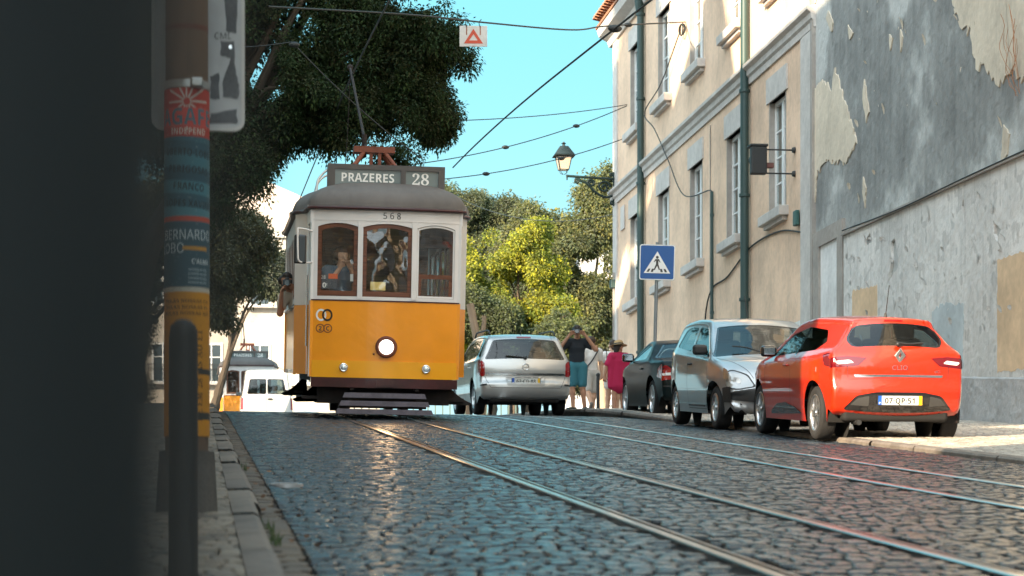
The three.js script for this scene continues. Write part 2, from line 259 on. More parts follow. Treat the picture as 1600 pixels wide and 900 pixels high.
{
  const s = rectL(41.64, 62.35, 2.2, 15.0);
  for (const [a, b, y0, y1] of [...lowerW, ...upperW]) s.holes.push(rectL(a, b, y0, y1));
  HP('facade', slab(s, WALL, 0.3), M.cream);
  HP('end_wall', [bx2(WALL, WALL + 9, 2.2, 15, -62.35, -62.05), bx2(WALL, WALL + 9, 2.2, 18, -41.95, -41.66), bx2(WALL + 8.7, WALL + 9, 2.2, 15, -62.05, -41.95)], M.cream);
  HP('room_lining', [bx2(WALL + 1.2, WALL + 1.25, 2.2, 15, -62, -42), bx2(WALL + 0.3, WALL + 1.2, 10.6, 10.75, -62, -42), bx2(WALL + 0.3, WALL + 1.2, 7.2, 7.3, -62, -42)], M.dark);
  const R = rng(31);
  for (const [a, b, y0, y1] of [...lowerW, ...upperW]) {
    const w = part('window', off(uvm(slab((() => { const f = rectL(a, b, y0, y1); f.holes.push(rectL(a + 0.09, (a + b) / 2 - 0.075, y0 + 0.09, y1 - 0.08), rectL((a + b) / 2 + 0.075, b - 0.09, y0 + 0.09, y1 - 0.08)); return f; })(), WALL + 0.10, 0.06)), house), M.frame, house);
    for (const [c, d] of [[a + 0.09, (a + b) / 2 - 0.075], [(a + b) / 2 + 0.075, b - 0.09]]) {
      for (let k = 0; k < 4; k++) { const h = (y1 - y0 - 0.17) / 4, p0 = y0 + 0.09 + k * h; HP('pane', bx2(WALL + 0.128, WALL + 0.132, p0 + 0.005, p0 + h - 0.012, -d, -c), M.pane, w); if (k) HP('glazing_bar', bx2(WALL + 0.115, WALL + 0.145, p0 - 0.022, p0 + 0.010, -d, -c), M.frame, w); }
    }
    if (R() < 0.25) HP('curtain', bx2(WALL + 0.28, WALL + 0.30, y0, y1 - 0.05, -b + 0.05, -a - 0.05 - R() * 0.5), M.curtain, w);
    HP('lintel', bx2(WALL - 0.035, WALL + 0.1, y1 + 0.0, y1 + 0.48, -b - 0.16, -a + 0.16), M.stone, w);
    for (const q of [-b, -a]) HP('jamb', bx2(WALL - 0.004, WALL + 0.12, y0, y1, q - 0.025, q + 0.025), M.stoneDark, w);
    HP('sill', [uvm(rbox(0.34, 0.19, b - a + 0.42, 0.02).translate(WALL - 0.02, y0 - 0.10, -(a + b) / 2)), bx2(WALL - 0.10, WALL + 0.05, y0 - 0.27, y0 - 0.2, -b - 0.1, -a + 0.1)], M.stone, w);
  }
  // string course, cornice, eaves, corner piers, dado
  const prof = (pts, L0, L1) => uvm(extr(poly(pts), L1 - L0).translate(0, 0, -L1));
  HP('string_course', prof([[WALL + 0.1, 10.62], [WALL - 0.04, 10.62], [WALL - 0.05, 10.74], [WALL - 0.09, 10.78], [WALL - 0.10, 10.88], [WALL - 0.17, 10.93], [WALL - 0.17, 11.0], [WALL + 0.1, 11.03]], 41.5, 62.5), M.stone);
  HP('cornice', prof([[WALL + 0.1, 14.95], [WALL - 0.06, 14.95], [WALL - 0.12, 15.1], [WALL - 0.34, 15.22], [WALL - 0.40, 15.40], [WALL + 0.1, 15.42]], 41.5, 62.85), M.stone);
  HP('pier', bx2(WALL - 0.045, WALL + 0.1, 2.2, 10.6, -42.45, -41.66), M.stone);
  HP('pier', bx2(WALL - 0.045, WALL + 0.1, 2.2, 10.6, -62.36, -61.75), M.stone);
  HP('pier', bx2(WALL - 0.045, WALL + 0.1, 11.05, 14.95, -62.36, -61.75), M.stone);
  HP('dado', bx2(WALL - 0.012, WALL + 0.1, 2.2, 5.45, -52.2, -42.46), M.whiteWash);
  const roof = HP('roof', bx2(WALL - 0.42, WALL + 9.2, 15.43, 15.5, -62.9, -41.6), M.roofTile);
  for (let k = 0; k < 74; k++) { const L = 41.8 + k * 0.285; HP('roof_tile', new THREE.CylinderGeometry(0.1, 0.12, 0.9, 8, 1, false, 0, Math.PI).rotateX(0).rotateZ(1.35).rotateY(0).translate(WALL - 0.1, 15.56, -L), M.roofTile, roof); }
  // pipes, cables, small fittings
  const pipeR = (L, y0, y1, r, name = 'downpipe') => { const p = HP(name, cyl(r, r, y1 - y0, WALL - r - 0.03, (y0 + y1) / 2, -L, 14), M.pipe); for (let y = y0 + 1; y < y1; y += 2.1) HP('pipe_bracket', cyl(r * 1.3, r * 1.3, 0.06, WALL - r - 0.03, y, -L, 14), M.pipe, p); };
  pipeR(57.96, 3.2, 15.2, 0.085); pipeR(46.64, 3.2, 15.2, 0.085); HP('drain_pipe', merge(cyl(0.075, 0.075, 0.1, WALL - 0.13, 15.2, -57.96), cyl(0.13, 0.09, 0.3, WALL - 0.14, 14.9, -57.96)), M.pipe);
  pipeR(49.92, 3.3, 9.0, 0.035, 'cable_conduit');
  HP('cable', tube([[WALL - 0.05, 9.0, -49.92], [WALL - 0.06, 9.06, -50.1], [WALL - 0.1, 9.4, -52.8], [WALL - 0.12, 10.5, -54.5], [WALL - 0.22, 11.4, -55.6], [WALL - 0.2, 12.05, -57.0], [WALL - 0.15, 12.4, -55.2], [WALL - 0.1, 13.2, -53.1]], 0.014, 60), M.iron);
  HP('cable', tube([[WALL - 0.03, 7.05, -42.4], [WALL - 0.03, 7.3, -44], [WALL - 0.03, 7.33, -46.5], [WALL - 0.03, 7.0, -48.6], [WALL - 0.03, 6.9, -50.2], [WALL - 0.05, 6.5, -50.6], [WALL - 0.06, 5.6, -50.6], [WALL - 0.05, 5.4, -50.0]], 0.018, 50), M.iron);
  HP('cable', tube([[WALL - 0.02, 10.5, -50.3], [WALL - 0.02, 9, -50.3], [WALL - 0.02, 4, -50.35]], 0.012, 20), M.stoneDark);
  HP('cable_box', rbox(0.08, 0.28, 0.22, 0.02, WALL - 0.06, 7.35, -42.7), std([0.03, 0.10, 0.09], 0.5));
  HP('cable_box', rbox(0.12, 0.22, 0.3, 0.02, WALL - 0.1, 8.5, -62.1), M.pipe);
  HP('wall_plaque', rbox(0.03, 0.62, 0.55, 0.01, WALL - 0.02, 10.1, -61.0), M.stone);
  HP('cable', tube([[WALL - 0.08, 8.8, -62.0], [WALL - 0.08, 8.0, -62.05], [WALL - 0.08, 4, -62.05]], 0.02, 16), M.stoneDark);
}
// ------------------------------------------------------------------ the peeling wall nearer the camera
const oldWall = shift(thing('old_wall', 'tall grey wall with peeling cream plaster and a whitewashed lower half behind the red car', 'wall'), WALL, 3, -35);
const WP = (name, geo, mat, parent = oldWall) => part(name, off(geo, oldWall), mat, parent);
M.render = std([0.50, 0.505, 0.485], 0.92, { map: tex(512, 5, (u, v) => { const a = fbm(u, v, 4, 6, 12), b = fbm(u, v, 24, 4, 13), s = vnoise(u * 40, v * 3, 40, 6); const w = smooth(a, 0.5, 0.75) * 0.28; return [clamp(0.58 + 0.25 * a + 0.14 * b + 0.1 * s - 0.06 + w)]; }), bumpMap: bumpA, bumpScale: 0.02 });
M.oldCream = std([0.70, 0.60, 0.47], 0.9, { map: streak, bumpMap: bumpA, bumpScale: 0.012 });
M.oldWhite = std([0.80, 0.795, 0.785], 0.9, { map: tex(512, 4.2, (u, v) => { const a = fbm(u, v, 4, 5, 61), b = vnoise(u * 70, v * 4, 70, 62), c = fbm(u, v, 20, 4, 63); const t = clamp(0.78 + 0.18 * a + 0.13 * c - 0.05 * smooth(b, 0.6, 0.95) - 0.12 * smooth(c, 0.62, 0.72)); return [t, t * 0.985, t * 0.965]; }), bumpMap: bumpA, bumpScale: 0.02 });
M.peach = std([0.84, 0.60, 0.38], 0.9, { map: grainA });
M.paleBlue = std([0.62, 0.68, 0.69], 0.9, { map: grainA });
M.plinth = std([0.50, 0.49, 0.48], 0.95, { map: streak, bumpMap: bumpA, bumpScale: 0.03 });
{
  const R = rng(71);
  const jag = (pts, amp = 0.05, closed = true) => { const o = []; for (let i = 0; i < pts.length; i++) { const a = pts[i], b = pts[(i + 1) % pts.length]; const len = Math.hypot(b[0] - a[0], b[1] - a[1]), n = Math.max(1, Math.round(len / 0.07)); for (let k = 0; k < n; k++) { const t = k / n, e = len > 4 ? 0 : amp; o.push([-(lerp(a[0], b[0], t) + (R() - 0.5) * e), lerp(a[1], b[1], t) + (R() - 0.5) * e * 1.4]); } } return o; };
  WP('render_base', bx2(WALL, WALL + 0.4, 0, 22, -41.64, 12), M.render);
  const A = [[41.6, 9.5], [40.99, 9.56], [40.37, 9.23], [40.2, 9.62], [39.65, 8.99], [38.77, 8.04], [39.53, 7.83], [40.74, 8.07], [41.37, 7.95], [41.6, 7.2]];
  const B = [[33.7, 9.27], [33.36, 8.75], [32.86, 8.53], [32.61, 8.0], [32.06, 7.83], [31.67, 7.52], [31.14, 7.64], [30.56, 7.39], [29, 7.1], [26, 8], [20, 7.4], [8, 7.8], [8, 19], [33, 19], [35.4, 14], [34.3, 11]];
  const scraps = [[[38.35, 9.04], [38.06, 8.43], [38.22, 8.28], [38.44, 8.69]], [[31.44, 6.94], [31.21, 6.79], [31.29, 6.5], [31.55, 6.45]], [[40.61, 10.68], [40.3, 10.42], [40.37, 10.24], [40.74, 10.58]], [[36.9, 9.42], [36.73, 9.32], [36.86, 9.15]], [[36.29, 9.36], [36.17, 9.23], [36.27, 9.02]], [[38.41, 7.42], [38.24, 7.18], [38.3, 6.86], [38.44, 7.14]], [[39.34, 10.14], [39.02, 9.92], [39.25, 9.88]], [[41.6, 13], [40.9, 12.9], [40.6, 11.6], [41.1, 11.2], [41.6, 11.0]], [[36.5, 12.2], [34.9, 12.5], [34.6, 11.2], [35.6, 10.9]]];
  const plaster = [[A, 0.09], [B, 0.12], ...scraps.map((s) => [s, 0.035])];
  for (const [s, amp] of plaster) WP('cream_plaster', slab(poly(jag(s, amp)), WALL - 0.022, 0.03), M.oldCream);
  // whitewashed lower wall with two places where it has come off
  const low = poly([[-39.5, 6.56], [-39.5, 1.5], [10, 1.5], [10, 5.6], [-30.67, 6.37]]);
  for (const h of [[[36.5, 6.11], [36.28, 5.75], [36.33, 5.62], [36.87, 5.46], [36.68, 5.77], [36.71, 6.05]], [[31.77, 5.67], [31.46, 5.51], [31.63, 5.36], [31.77, 5.5]], [[33.1, 6.3], [33.02, 6.0], [33.08, 5.85], [33.14, 6.1]], [[38.3, 6.45], [38.1, 6.3], [37.9, 6.42], [37.8, 6.22], [38.2, 6.2]]]) low.holes.push(new THREE.Path(jag(h, 0.03).map((p) => new THREE.Vector2(...p))));
  WP('whitewash', slab(low, WALL - 0.045, 0.05), M.oldWhite);
  WP('ledge', ((a, b) => { const g = uvm(new THREE.BoxGeometry(0.12, 0.05, Math.hypot(b[0] - a[0], b[1] - a[1]))); g.rotateX(Math.atan2(b[1] - a[1], b[0] - a[0])); return g.translate(WALL - 0.04, (a[1] + b[1]) / 2 + 0.03, -(a[0] + b[0]) / 2); })([39.5, 6.56], [10, 5.92]), M.stoneDark);
  WP('cable', tube([[WALL - 0.1, 6.64, -39.4], [WALL - 0.1, 6.5, -36], [WALL - 0.1, 6.46, -33], [WALL - 0.1, 6.40, -30]], 0.012, 30), M.iron);
  for (const q of [[[38.95, 5.56], [37.48, 5.47], [37.4, 3.9], [39.03, 3.9]], [[31.61, 5.11], [30.2, 5.08], [30.2, 3.5], [31.61, 3.55]]]) WP('paint_patch', slab(poly(jag(q, 0.03)), WALL - 0.049, 0.006), M.peach);
  WP('paint_patch', slab(poly(jag([[34.58, 4.74], [34.04, 4.78], [33.06, 4.66], [33.11, 3.71], [34.4, 3.78]], 0.05)), WALL - 0.049, 0.006), M.paleBlue);
  WP('plinth', ((g) => g)(ribbon([[WALL - 0.06, -0.1], [WALL - 0.066, 0.6], [WALL - 0.04, 0.63]], 12, 39.4, 0.5, walkR)), M.plinth);
  // blocked doorway beside the house
  WP('door_frame', slab((() => { const s = rectL(39.55, 41.5, 2.4, 6.88); s.holes.push(rectL(39.9, 41.12, 2.5, 6.6)); return s; })(), WALL - 0.06, 0.09), M.stoneDark);
  WP('blocked_door', slab(rectL(39.88, 41.14, 2.4, 6.62), WALL - 0.018, 0.02), M.whiteWash);
  // curled flakes standing off the plaster
  const fl = [0, 1, 2].map((k) => { const g = new THREE.PlaneGeometry(0.05 + 0.03 * k, 0.22 - 0.05 * k, 2, 4), p = g.attributes.position; for (let i = 0; i < p.count; i++) { const t = (p.getY(i) / (0.22 - 0.05 * k)) + 0.5; p.setX(i, p.getX(i) * (0.3 + 0.9 * Math.sin(Math.PI * clamp(t, 0.08, 0.95)))); p.setZ(i, 0.035 * t * t); } g.rotateY(-Math.PI / 2); g.computeVertexNormals(); return g; });
  const flM = [M.oldWhite, M.oldCream].map((m) => { const c = m.clone(); c.side = THREE.DoubleSide; return c; });
  for (let k = 0; k < 90; k++) { const hi = k < 34, L = 31 + R() * 8.4, y = hi ? 6.9 + R() * 3.5 : 4.2 + R() * 2.2; const o = part('plaster_flake', fl[k % 3], flM[hi ? 1 : 0], oldWall); o.position.set(-(hi ? 0.003 : 0.05), y - 3, 35 - L); o.rotation.set((R() - 0.5) * 2.6, 0, R() < 0.3 ? Math.PI : 0); const s = 0.35 + R() * 0.75; o.scale.set(1, s, s); }
  WP('drain_strip', bx2(WALL - 0.07, WALL + 0.02, 2.4, 15, -41.66, -41.52), M.stoneDark);
}
// ------------------------------------------------------------------ houses on the left (mostly out of the picture; they shade the street) and beyond
function simpleHouse(label, x0, x1, z0, z1, y0, y1, mat, faces, roofH = 0, name = 'town_house', group) {
  const g = shift(thing(name, label, 'house', group), (x0 + x1) / 2, y0, (z0 + z1) / 2), add = (n, geo, m, p = g) => part(n, off(geo, g), m, p);
  add('wall', bx2(x0, x1, y0, y1, z0, z1), mat);
  add('cornice', bx2(x0 - 0.25, x1 + 0.25, y1 + 0.002, y1 + 0.3, z0 - 0.25, z1 + 0.25), M.stone);
  if (roofH) add('roof', uvm(extr(poly([[x0 - 0.3, y1 + 0.31], [x1 + 0.3, y1 + 0.31], [(x0 + x1) / 2, y1 + 0.31 + roofH]]), z1 - z0 + 0.6).translate(0, 0, z0 - 0.3)), M.roofTile);
  for (const f of faces) {
    const long = f.face !== 'z' ? z1 - z0 : x1 - x0, n = Math.floor(long / f.step);
    for (let r = 0; r < f.rows; r++) for (let k = 0; k < n; k++) {
      const c = (f.face !== 'z' ? z0 : x0) + (k + 0.5) * long / n, yb = y0 + f.y + r * f.dy, place = (geo) => f.face === 'x' ? geo.rotateY(Math.PI / 2).translate(x1, yb, c) : f.face === 'w' ? geo.rotateY(-Math.PI / 2).translate(x0, yb, c) : geo.translate(c, yb, z1);
      const w = add('window', place(merge(bx2(-0.62, -0.5, 0, 2, -0.06, 0.05), bx2(0.5, 0.62, 0, 2, -0.06, 0.05), bx2(-0.62, 0.62, 2.0, 2.12, -0.06, 0.06), bx2(-0.7, 0.7, -0.12, 0, -0.06, 0.14), bx2(-0.04, 0.04, 0, 2, 0.012, 0.05), bx2(-0.5, 0.5, 1.3, 1.36, 0.013, 0.045))), M.frame);
      add('pane', place(bx2(-0.5, 0.5, 0, 2, 0.002, 0.01)), M.shopGlass, w);
      if (f.balcony && (r + k) % 1 === 0) {
        const b = add('balcony', place(bx2(-0.95, 0.95, -0.22, -0.125, 0, 0.55)), M.stone);
        const bars = [bx2(-0.95, 0.95, 0.85, 0.9, 0.5, 0.53), bx2(-0.95, -0.92, 0.85, 0.9, 0.05, 0.5), bx2(0.92, 0.95, 0.85, 0.9, 0.05, 0.5)]; for (let q = 0; q <= 12; q++) bars.push(box(0.022, 0.98, 0.022, -0.93 + q * 0.155, 0.37, 0.515)); for (let q = 0; q < 12; q++) bars.push(new THREE.TorusGeometry(0.06, 0.012, 5, 10).translate(-0.85 + q * 0.155, 0.6, 0.515));
        add('railing', place(merge(bars)), M.iron, b);
      }
    }
  }
  return [g, add];
}
M.shopGlass = phys([0.05, 0.07, 0.08], 0.06, { ior: 1.6 });
M.ochre = std([0.62, 0.44, 0.26], 0.9, { map: streak }); M.pink = std([0.66, 0.44, 0.36], 0.9, { map: streak }); M.pale = std([0.58, 0.52, 0.44], 0.9, { map: streak });
simpleHouse('tall ochre town house on the left beside the camera', -7, -3.2, -7, 42, -0.4, 19.5, M.ochre, [{ face: 'x', step: 3.1, rows: 4, y: 2.2, dy: 3.8 }]);
simpleHouse('low pink garage between the two tall houses on the left', -13, -3.4, -15.3, -7.2, 0.2, 6.6, M.pink, [{ face: 'x', step: 4, rows: 1, y: 1.6, dy: 3 }]);
{
  const [, add] = simpleHouse('tall pale town house on the left past the pole', -14, -3.2, -40.5, -15.4, 1.0, 17.6, M.pale, [{ face: 'x', step: 3.2, rows: 3, y: 3.2, dy: 3.9 }]);
  add('roof_gable', uvm(extr(poly([[32.6, 17.9], [36.2, 17.9], [34.6, 21.2]]), 6).rotateY(Math.PI / 2).translate(-9.4, 0, 0)), M.pale);
}
const closing = simpleHouse('pale sunlit house with iron balconies closing the street behind the second tram', -6, 10, -146, -132, 5, 19.5, M.pale, [{ face: 'z', step: 2.6, rows: 3, y: 2.2, dy: 4.3, balcony: true }], 3.5)[0]; closing.children.find((o) => o.name === 'roof').material = std([0.62, 0.52, 0.44], 0.9, { map: grainA });
simpleHouse('sunlit ochre house down the hill behind the camera on the right', 9.5, 20, 30, 62, -9, 8, M.ochre, [{ face: 'w', step: 2.9, rows: 3, y: 5.0, dy: 3.8 }]);
simpleHouse('sunlit pink house farther down the hill behind the camera', 6.0, 20, 62.5, 120, -14, 7, M.pink, [{ face: 'w', step: 2.9, rows: 3, y: 8.0, dy: 3.8 }]);
simpleHouse('white house behind the trees at the far right corner', 17.5, 32, -116, -104, 5, 17, M.whiteWash, [{ face: 'z', step: 2.4, rows: 3, y: 2.4, dy: 3.6, balcony: true }], 3);

// ------------------------------------------------------------------ trees
M.leaf = phys([1, 1, 1], 0.9, { transmission: 0.35, side: THREE.DoubleSide }); M.leafGloss = phys([1, 1, 1], 0.8, { transmission: 0.3, specularIntensity: 0.4, side: THREE.DoubleSide });
M.bark = std([0.16, 0.12, 0.085], 0.95, { map: grainB, bumpMap: bumpA, bumpScale: 0.04 }); M.paleBark = std([0.42, 0.30, 0.20], 0.95, { map: grainA, bumpMap: bumpA, bumpScale: 0.04 });
function leafClump(n, r, len, wid, seed, droop) {
  const R = rng(seed), pos = [], nor = [];
  for (let k = 0; k < n; k++) {
    const c = V3(R() - 0.5, R() - 0.5, R() - 0.5).normalize().multiplyScalar(r * Math.cbrt(R())), d = c.clone().normalize().multiplyScalar(0.7).add(V3(R() - 0.5, R() - 0.5 - droop, R() - 0.5)).normalize(), s = d.clone().cross(V3(R() - 0.5, R() + 0.3, R() - 0.5)).normalize(), l = len * (0.7 + 0.6 * R()), w = wid * (0.7 + 0.6 * R());
    const a = c, b = c.clone().addScaledVector(d, l * 0.45).addScaledVector(s, w), t = c.clone().addScaledVector(d, l).add(V3(0, -0.15 * l, 0)), e = c.clone().addScaledVector(d, l * 0.45).addScaledVector(s, -w);
    for (const q of [a, b, t, a, t, e]) pos.push(q.x, q.y, q.z);
  }
  const g = new THREE.BufferGeometry(); g.setAttribute('position', new THREE.Float32BufferAttribute(pos, 3)); g.computeVertexNormals(); return g;
}
function tree(name, label, base, path, r0, blobs, nClump, clump, tints, seed, bark, group, mat = M.leaf, hole = 0.42) {
  const R = rng(seed), T = thing(name, label, 'tree', group); T.position.set(...base);
  const P = path.map((p) => V3(p[0] - base[0], p[1] - base[1], p[2] - base[2]));
  const taper = (pts, a, b, n = 18) => { const c = new THREE.CatmullRomCurve3(pts), g = new THREE.TubeGeometry(c, n, 1, 9), p = g.attributes.position, v = V3(); for (let i = 0; i < p.count; i++) { const t = Math.floor(i / 10) / n, ctr = c.getPointAt(Math.min(1, t)); v.fromBufferAttribute(p, i).sub(ctr).multiplyScalar(lerp(a, b, t) * (1 + 0.12 * Math.sin(i * 2.3))).add(ctr); p.setXYZ(i, v.x, v.y, v.z); } g.computeVertexNormals(); return g; };
  part('trunk', taper(P, r0, r0 * 0.45), bark, T);
  const top = P[P.length - 1];
  for (const b of blobs) for (let k = 0; k < 2; k++) { const e = V3(b[0] - base[0] + (R() - 0.5) * b[3], b[1] - base[1] + (R() - 0.2) * b[4] * 0.6, b[2] - base[2] + (R() - 0.5) * b[5]), s = P[P.length - 1 - (k % 2)].clone().lerp(top, R()), m = s.clone().lerp(e, 0.5).add(V3((R() - 0.5) * 0.5, 0.35, (R() - 0.5) * 0.5)); part('limb', taper([s, m, e], r0 * 0.36, r0 * 0.07, 10), bark, T); }
  blobs = blobs.flatMap((b) => { const o = [[b[0], b[1], b[2], b[3] * 0.84, b[4] * 0.84, b[5] * 0.84]]; for (let k = 0; k < 7; k++) { const d = V3(R() * 2 - 1, R() * 2 - 1, R() * 2 - 1).normalize(), m = 0.72 + 0.3 * R(), q = 0.22 + 0.26 * R(); o.push([b[0] + d.x * b[3] * m, b[1] + d.y * b[4] * m, b[2] + d.z * b[5] * m, b[3] * q, b[4] * q, b[5] * q]); } return o; });
  const vol = blobs.map((b) => b[3] * b[4] * b[5]), tot = vol.reduce((a, b) => a + b, 0), mats = [], cols = [], q = new THREE.Quaternion(), e = new THREE.Euler();
  blobs.forEach((b, i) => {
    const n = Math.round(nClump * Math.pow(vol[i] / tot, 0.75) * 0.95);
    for (let k = 0; k < n; k++) {
      const d = V3(R() * 2 - 1, R() * 2 - 1, R() * 2 - 1).normalize(), rr = Math.pow(0.12 + 0.88 * R(), 0.42) * (0.82 + 0.3 * R());
      const x = b[0] + d.x * rr * b[3], y = b[1] + d.y * rr * b[4], z = b[2] + d.z * rr * b[5];
      const nz = vnoise(x * 1.0 + 50, y * 1.3 + 50, 997, seed) * 0.5 + vnoise(x * 2.4 + z * 0.9 + 90, y * 2.6 + 40, 997, seed + 3) * 0.5; if (nz < hole * 0.9 + 0.12 * R() - 0.06) continue;
      e.set((R() - 0.5) * 0.7, R() * 6.28, (R() - 0.5) * 0.7); const s = 0.55 + 0.8 * R();
      mats.push(new THREE.Matrix4().compose(V3(x - base[0], y - base[1], z - base[2]), q.setFromEuler(e), V3(s, s, s)));
      const t = tints[Math.floor(R() * tints.length)], f = 0.75 + 0.5 * R(); cols.push([t[0] * f, t[1] * f, t[2] * f]);
    }
  });
  const inst = new THREE.InstancedMesh(clump, mat, mats.length), c = new THREE.Color(); inst.name = 'crown'; inst.userData.kind = 'stuff'; inst.castShadow = inst.receiveShadow = true;
  mats.forEach((m, i) => { inst.setMatrixAt(i, m); inst.setColorAt(i, c.setRGB(...cols[i])); }); T.add(inst); return T;
}
{
  const cNear = leafClump(54, 0.21, 0.07, 0.017, 1, 0.35), cMid = leafClump(64, 0.27, 0.08, 0.025, 2, 0.2), cFar = leafClump(70, 0.38, 0.10, 0.032, 3, 0.15);
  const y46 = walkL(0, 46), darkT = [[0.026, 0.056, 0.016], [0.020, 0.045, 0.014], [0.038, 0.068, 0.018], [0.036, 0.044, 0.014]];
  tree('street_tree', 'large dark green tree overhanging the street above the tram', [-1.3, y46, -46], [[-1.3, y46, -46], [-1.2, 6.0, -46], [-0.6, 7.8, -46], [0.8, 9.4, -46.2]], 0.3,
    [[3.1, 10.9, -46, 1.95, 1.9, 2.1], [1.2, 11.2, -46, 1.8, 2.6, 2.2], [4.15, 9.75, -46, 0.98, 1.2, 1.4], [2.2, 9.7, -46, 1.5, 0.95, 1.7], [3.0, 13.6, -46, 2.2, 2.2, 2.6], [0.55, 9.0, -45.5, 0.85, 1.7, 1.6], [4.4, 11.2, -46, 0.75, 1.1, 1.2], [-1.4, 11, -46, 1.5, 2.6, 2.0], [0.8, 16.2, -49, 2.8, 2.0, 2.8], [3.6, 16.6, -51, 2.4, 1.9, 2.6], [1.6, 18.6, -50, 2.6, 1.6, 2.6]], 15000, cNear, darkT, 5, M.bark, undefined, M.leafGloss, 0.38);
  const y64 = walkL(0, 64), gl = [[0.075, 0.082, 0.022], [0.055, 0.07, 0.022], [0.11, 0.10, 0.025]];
  tree('street_tree', 'smaller tree with drooping sunlit sprays left of the tram', [-2.2, y64, -64], [[-2.2, y64, -64], [-2.0, 6.6, -64], [-1.4, 8.4, -64]], 0.22,
    [[0.85, 9.4, -64, 0.8, 1.2, 1.1], [-0.6, 10.2, -64, 1.4, 1.6, 1.4], [1.45, 9.9, -64, 0.5, 0.6, 0.7], [0.35, 7.9, -64, 0.6, 0.5, 0.8], [-2.2, 9, -64, 1.5, 2.2, 1.5]], 2300, cMid, gl, 8, M.bark, 'trees', M.leaf, 0.4);
  const y85 = walkL(0, 85);
  tree('street_tree', 'dark green bushy tree between the drooping tree and the pale house', [0.4, y85, -86], [[0.4, y85, -86], [0.6, 7, -86], [1.2, 9.2, -86]], 0.2, [[1.9, 11.8, -86, 1.3, 0.9, 1.3], [0.2, 12.0, -86, 1.4, 1.3, 1.4], [2.9, 11.6, -86, 0.6, 0.7, 0.8]], 1000, cFar, [[0.05, 0.065, 0.025], [0.04, 0.055, 0.022]], 12, M.bark, 'trees');
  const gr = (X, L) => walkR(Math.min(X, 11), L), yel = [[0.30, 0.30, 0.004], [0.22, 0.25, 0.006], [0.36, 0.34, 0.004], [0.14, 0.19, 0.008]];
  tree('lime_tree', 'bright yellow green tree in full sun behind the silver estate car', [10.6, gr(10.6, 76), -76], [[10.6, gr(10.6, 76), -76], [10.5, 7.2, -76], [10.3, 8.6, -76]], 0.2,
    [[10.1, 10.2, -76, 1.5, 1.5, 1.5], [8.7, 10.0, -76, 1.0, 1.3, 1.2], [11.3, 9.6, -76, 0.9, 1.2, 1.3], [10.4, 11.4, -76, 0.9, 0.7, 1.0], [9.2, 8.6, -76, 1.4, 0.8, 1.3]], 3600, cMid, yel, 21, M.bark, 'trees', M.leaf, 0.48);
  const shadeGrn = [[0.075, 0.10, 0.022], [0.06, 0.085, 0.02], [0.10, 0.12, 0.025]];  // darker green puts the shade of the lower foliage into the leaf colour
  tree('shade_green_tree', 'low tree under the yellow one behind the estate car, tinted darker green for shade', [9.0, gr(9, 73), -73], [[9.0, gr(9, 73), -73], [9.1, 6.4, -73], [9.2, 7.4, -73]], 0.16,
    [[9.0, 8.3, -73, 1.0, 1.1, 1.2], [10.9, 7.9, -73, 0.9, 0.8, 1.2], [7.6, 8.9, -73, 0.7, 1.3, 1.0], [10.0, 7.4, -73, 1.2, 0.6, 1.0], [11.6, 8.9, -74, 0.5, 0.7, 0.8]], 2200, cMid, shadeGrn, 23, M.bark, 'trees', M.leaf, 0.47);
  const olive = [[0.13, 0.145, 0.030], [0.095, 0.115, 0.028], [0.19, 0.18, 0.035], [0.07, 0.09, 0.025]];
  tree('park_tree', 'dusty olive tree rising above the yellow one with a long dark crown', [12.0, gr(11, 108), -108], [[12, 6.6, -108], [12.2, 12, -108], [12.4, 15, -108]], 0.35,
    [[12.0, 17.4, -108, 2.0, 1.4, 1.8], [14.4, 16.9, -108, 1.5, 1.2, 1.6], [10.4, 16.6, -108, 1.4, 1.3, 1.6], [13, 15.6, -108, 2.2, 1.2, 1.8]], 2600, cFar, [[0.075, 0.10, 0.03], [0.11, 0.12, 0.035], [0.05, 0.075, 0.028]], 27, M.bark, 'trees', M.leaf, 0.46);
  tree('park_tree', 'tall olive tree with a pale trunk at the corner of the cream house', [15.2, gr(11, 88), -88], [[15.2, 5.8, -88], [15.0, 8.6, -88], [14.6, 10.4, -88]], 0.22,
    [[14.0, 12.9, -88, 1.7, 1.6, 1.6], [14.9, 14.6, -88, 1.1, 1.3, 1.3], [13.2, 11.2, -88, 1.1, 1.2, 1.3], [15.0, 11.4, -88, 0.9, 1.6, 1.2], [12.3, 13.4, -88, 1.0, 1.0, 1.2]], 3000, cFar, olive, 29, M.paleBark, 'trees', M.leaf, 0.46);
  tree('park_tree', 'darker green tree in the gap between the yellow tree and the tall olive one', [12.6, gr(11, 95), -95], [[12.6, 6.2, -95], [12.6, 9.6, -95], [12.8, 12, -95]], 0.25,
    [[12.6, 11.4, -95, 1.8, 2.0, 1.5], [13.6, 9.6, -95, 1.4, 1.2, 1.4], [15.4, 9.4, -95, 1.2, 1.3, 1.3], [10.9, 9.4, -95, 1.3, 1.4, 1.4]], 2400, cFar, [[0.045, 0.066, 0.02], [0.07, 0.085, 0.024]], 33, M.bark, 'trees', M.leaf, 0.46);
